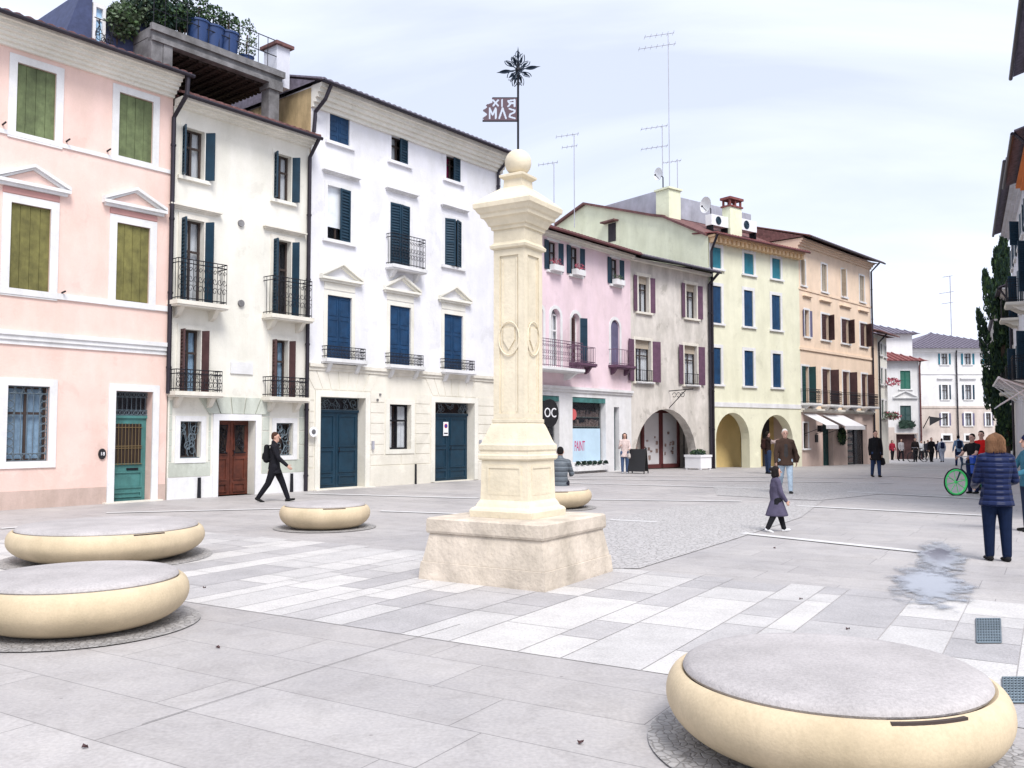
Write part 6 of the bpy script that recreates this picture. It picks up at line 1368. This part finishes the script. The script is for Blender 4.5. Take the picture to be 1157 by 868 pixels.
# child
r, i = person(G(878, 601), (1, .05), 1.07, 'child in long grey purple coat and black leggings walking to the right', top=(.085, .075, .12), legs=(.012, .012, .015), hair=(.015, .012, .012), shoe=(.75, .75, .76), L=(17, 2), R_=(-16, 10), aL=(-8, 8, 10), aR=(12, 8, 20), coat=.20, bun=True, fat=1.15, vox=.009, bulk=1.22, hs=1.22, female=True, hairlen=.01)
# black coat in the middle distance
r, i = person(G(990, 539), (-.05, -1), 1.70, 'person in black coat facing the camera with a black bag, alone mid square', top=(.010, .010, .012), legs=(.03, .05, .11), hair=(.02, .015, .012), L=(6, 2), R_=(-6, 8), coat=.10, vox=.013, near=False, bulk=1.1); handbag(i, 1, (.01, .01, .012), 'black bag hanging from the hand of the person in black coat', size=(.2, .09, .18), drop=.12)
# light blue jersey, rucksack
p = G(1083.5, 526.5); r, i = person(p, (.15, 1), 1.68, 'person in pale blue jersey walking away with a dark rucksack', top=(.22, .34, .52), legs=(.015, .03, .09), hair=(.01, .01, .012), L=(10, 6), R_=(-10, 18), aL=(8, 14, 20), aR=(-6, 14, 12), vox=.014, near=False); backpack(i, (.01, .02, .06), 'dark rucksack on the person in pale blue jersey')
# two by the bicycle
p = atY(1098, 23.4); r, i = person((p.x, p.y, 0), (-.9, -.5), 1.60, 'person in black t-shirt holding the handlebar of the green wheeled bicycle', top=(.012, .012, .014), legs=(.012, .02, .07), hair=(.02, .012, .01), aL=(40, 10, 30), aR=(34, 10, 34), tee=True, vox=.011, fat=1.05)
p = atY(1108.5, 24.6); r, i = person((p.x, p.y, 0), (-.7, -.7), 1.68, 'person in red t-shirt standing beside the one in black t-shirt', top=(.55, .012, .012), legs=(.02, .04, .14), hair=(.012, .01, .01), aL=(12, 10, 30), aR=(20, 10, 40), tee=True, vox=.012, near=False)
# woman in the right foreground
r, i = person(G(1128, 634), (.22, 1), 1.63, 'person with bobbed brown hair and navy quilted jacket, seen from behind at right', top=(.006, .012, .048), quilt=4.6, legs=(.005, .012, .038), hair=(.13, .07, .04), shoe=(.012, .012, .014), L=(2, 1), R_=(-2, 2), aL=(14, 12, 55), aR=(14, 16, 62), coat=.035, hairlen=.012, vox=.008, bulk=1.22, female=True, fat=1.06)
st_ = MB(); hc = None
hm = [k for k in kids(r) if k.name.startswith('hair')][0]; vs_ = [v.co for v in hm.data.vertices]; hc = sum(vs_, Vector()) / len(vs_); zt_h = max(v.z for v in vs_); zb_h = min(v.z for v in vs_); rx_ = (max(v.x for v in vs_) - min(v.x for v in vs_)) / 2; ry_ = (max(v.y for v in vs_) - min(v.y for v in vs_)) / 2
for k in range(230):
    a = U(-.35, pi + .35); e_ = U(-.02, .015); pts = []
    for q in range(8):
        f = q / 7; z = zt_h + .004 - (zt_h - zb_h + e_) * f; w_ = min(1.0, (f * 2.6) ** .5) * (1 + .05 * sin(f * 5 + k)) + (.05 * f if f > .8 else 0); pts.append((hc.x + cos(a + .15 * sin(f * 4 + k)) * rx_ * w_ * 1.02, hc.y + sin(a) * ry_ * w_ * 1.02, z))
    st_.tube(pts, [.004] * 7 + [.0015], 4)
st_.build('hair_strands', cloth((.19, .10, .055)), r)
# partly seen at the right border
p = atY(1160, 14.5); r, i = person((p.x, p.y, 0), (-1, .1), 1.60, 'person in teal jacket and navy beret cut by the right edge', top=(.04, .14, .20), legs=(.02, .03, .06), hair=(.02, .015, .01), aL=(20, 10, 50), aR=(30, 12, 50), hat=(.008, .012, .05), vox=.010); handbag(i, -1, (.55, .03, .05), 'red bag held by the person cut by the right edge', size=(.16, .07, .10), drop=.02)
# far group
far = [(1008.5, 520, (0, -1), (.28, .02, .04), (.012, .012, .015), 'person in dark red jacket, leftmost of the far group', 0, 0), (1018.5, 521, (.1, -1), (.35, .33, .34), (.012, .012, .016), 'person in pale scarf and black trousers second from the left of the far group', 0, 0),
       (1034.5, 522, (-.2, -1), (.02, .015, .015), (.02, .02, .025), 'person in black behind the far bicycle', 0, 0), (1041, 519.5, (0, -1), (.70, .70, .70), (.015, .015, .02), 'person in white shirt and dark trousers in the far group', 0, 0),
       (1045, 517.5, (.3, 1), (.02, .02, .025), (.015, .015, .02), 'person in black walking away behind the white shirt', 0, 0), (1049, 520, (0, -1), (.03, .03, .04), (.02, .02, .025), 'person in charcoal top left of the tall one in black coat', 0, 0),
       (1053, 522, (0, -1), (.008, .008, .01), (.01, .01, .012), 'person in long black coat at the centre of the far group', .08, 0), (1060, 518.5, (.2, 1), (.015, .02, .05), (.02, .025, .05), 'person in dark blue second from the right of the far group', 0, 0),
       (1064.5, 522, (.2, 1), (.45, .50, .60), (.42, .46, .55), 'person in pale clothes with dark rucksack, rightmost of the far group', 0, 1)]
for k, (u, v_, hd_, tp_, lg, lb, ct, bp) in enumerate(far):
    s = 1 if k % 2 else -1; r, i = person(G(u, v_), hd_, (1.62, 1.66, 1.70, 1.60, 1.64, 1.62, 1.72, 1.62, 1.66)[k], lb, top=tp_, legs=lg, hair=(.02, .015, .01), L=(10 * s, 6), R_=(-10 * s, 14), aL=(-10 * s, 10, 15), aR=(10 * s, 10, 25), coat=ct, vox=.017, near=False, group='people at the far end of the square', hairlen=.02 if k in (0, 1) else 0)
    if bp: backpack(i, (.01, .015, .05), 'dark rucksack on the rightmost far person')

# ------------------------------------------------------------------ bicycles
def bicycle(loc, rz_, label, wheelm, rimr, framem, group=None):
    o = empty('bicycle', loc, rz_, label, 'bicycle', group); r = .34; wb = 1.02
    for x in (0, wb):
        t = MB(); t.tube([(x + r * cos(2 * pi * k / 32), 0, r + r * sin(2 * pi * k / 32)) for k in range(33)], .018, 6, cap=False); t.build('tyre', 'tyre' , o)
        w_ = MB(); q = r - .035; w_.tube([(x + q * cos(2 * pi * k / 32), 0, r + q * sin(2 * pi * k / 32)) for k in range(33)], rimr, 6, cap=False)
        n = 8 if rimr > .015 else 18
        for k in range(n): a = 2 * pi * k / n + .2; w_.tube([(x, 0, r), (x + q * cos(a), 0, r + q * sin(a))], .010 if rimr > .015 else .003, 4)
        w_.tube([(x, -.04, r), (x, .04, r)], .025, 8); w_.build('wheel', wheelm, o)
    f = MB(); bb = (.60, 0, .29); st_ = (.72, 0, .78); hd_ = (.20, 0, .80); hl = (.16, 0, .68)
    for a, c in ((bb, st_), (bb, hl), (st_, hd_), (bb, (wb, 0, r)), (st_, (wb, 0, r)), ((.72, 0, .74), (.74, 0, .90)), (hl, (0, 0, r)), (hl, (.21, 0, .95))): f.tube([a, c], .018, 7)
    f.build('frame', framem, o); s_ = MB(); capsule(s_, (.64, 0, .92), (.05, .03), (.84, 0, .94), (.08, .035), side=Vector((0, 1, 0))); s_.build('saddle', 'black', o)
    h = MB(); h.tube([(.30, -.28, .98), (.22, -.22, 1.0), (.20, 0, .98), (.22, .22, 1.0), (.30, .28, .98)], .013, 6); h.build('handlebar', 'metalgrey', o)
    c = MB(); c.tube([(.60 + .09 * cos(k), -.05, .29 + .09 * sin(k)) for k in [2 * pi * j / 16 for j in range(17)]], .008, 5); c.tube([(.60, -.05, .29), (.66, -.06, .14)], .012, 5); c.tube([(.60, .05, .29), (.54, .06, .44)], .012, 5); c.box(.61, .71, -.12, -.06, .12, .14); c.box(.49, .59, .06, .12, .43, .45); c.build('crankset', 'iron', o)
    return o
p = G(1080.7, 560); bicycle((p.x, p.y, 0), radians(12), 'bicycle with a bright green front wheel beside the navy quilted jacket', 'lime', .026, 'tealsh')
b = G(1036, 522); bicycle((b.x - .55, b.y - .4, gz(b.y)), radians(14), 'dark bicycle pushed by the person in black of the far group', 'iron', .008, 'black')
# blue pannier bag hanging by the bicycle
p = atY(1102, 23.0); o = empty('pannier_bag', (p.x, p.y, .55), radians(10), 'bright blue pannier bag hanging over the green wheeled bicycle', 'bag'); b = MB(); b.prism([(-.19, 0), (.19, 0), (.21, .38), (-.21, .38)], 'y', -.16, -.03); b.prism([(-.22, .381), (.22, .381), (.2, .46), (-.2, .46)], 'y', -.165, -.02); b.build('bag', mat('blue_nylon', (.01, .07, .42), .5), o)
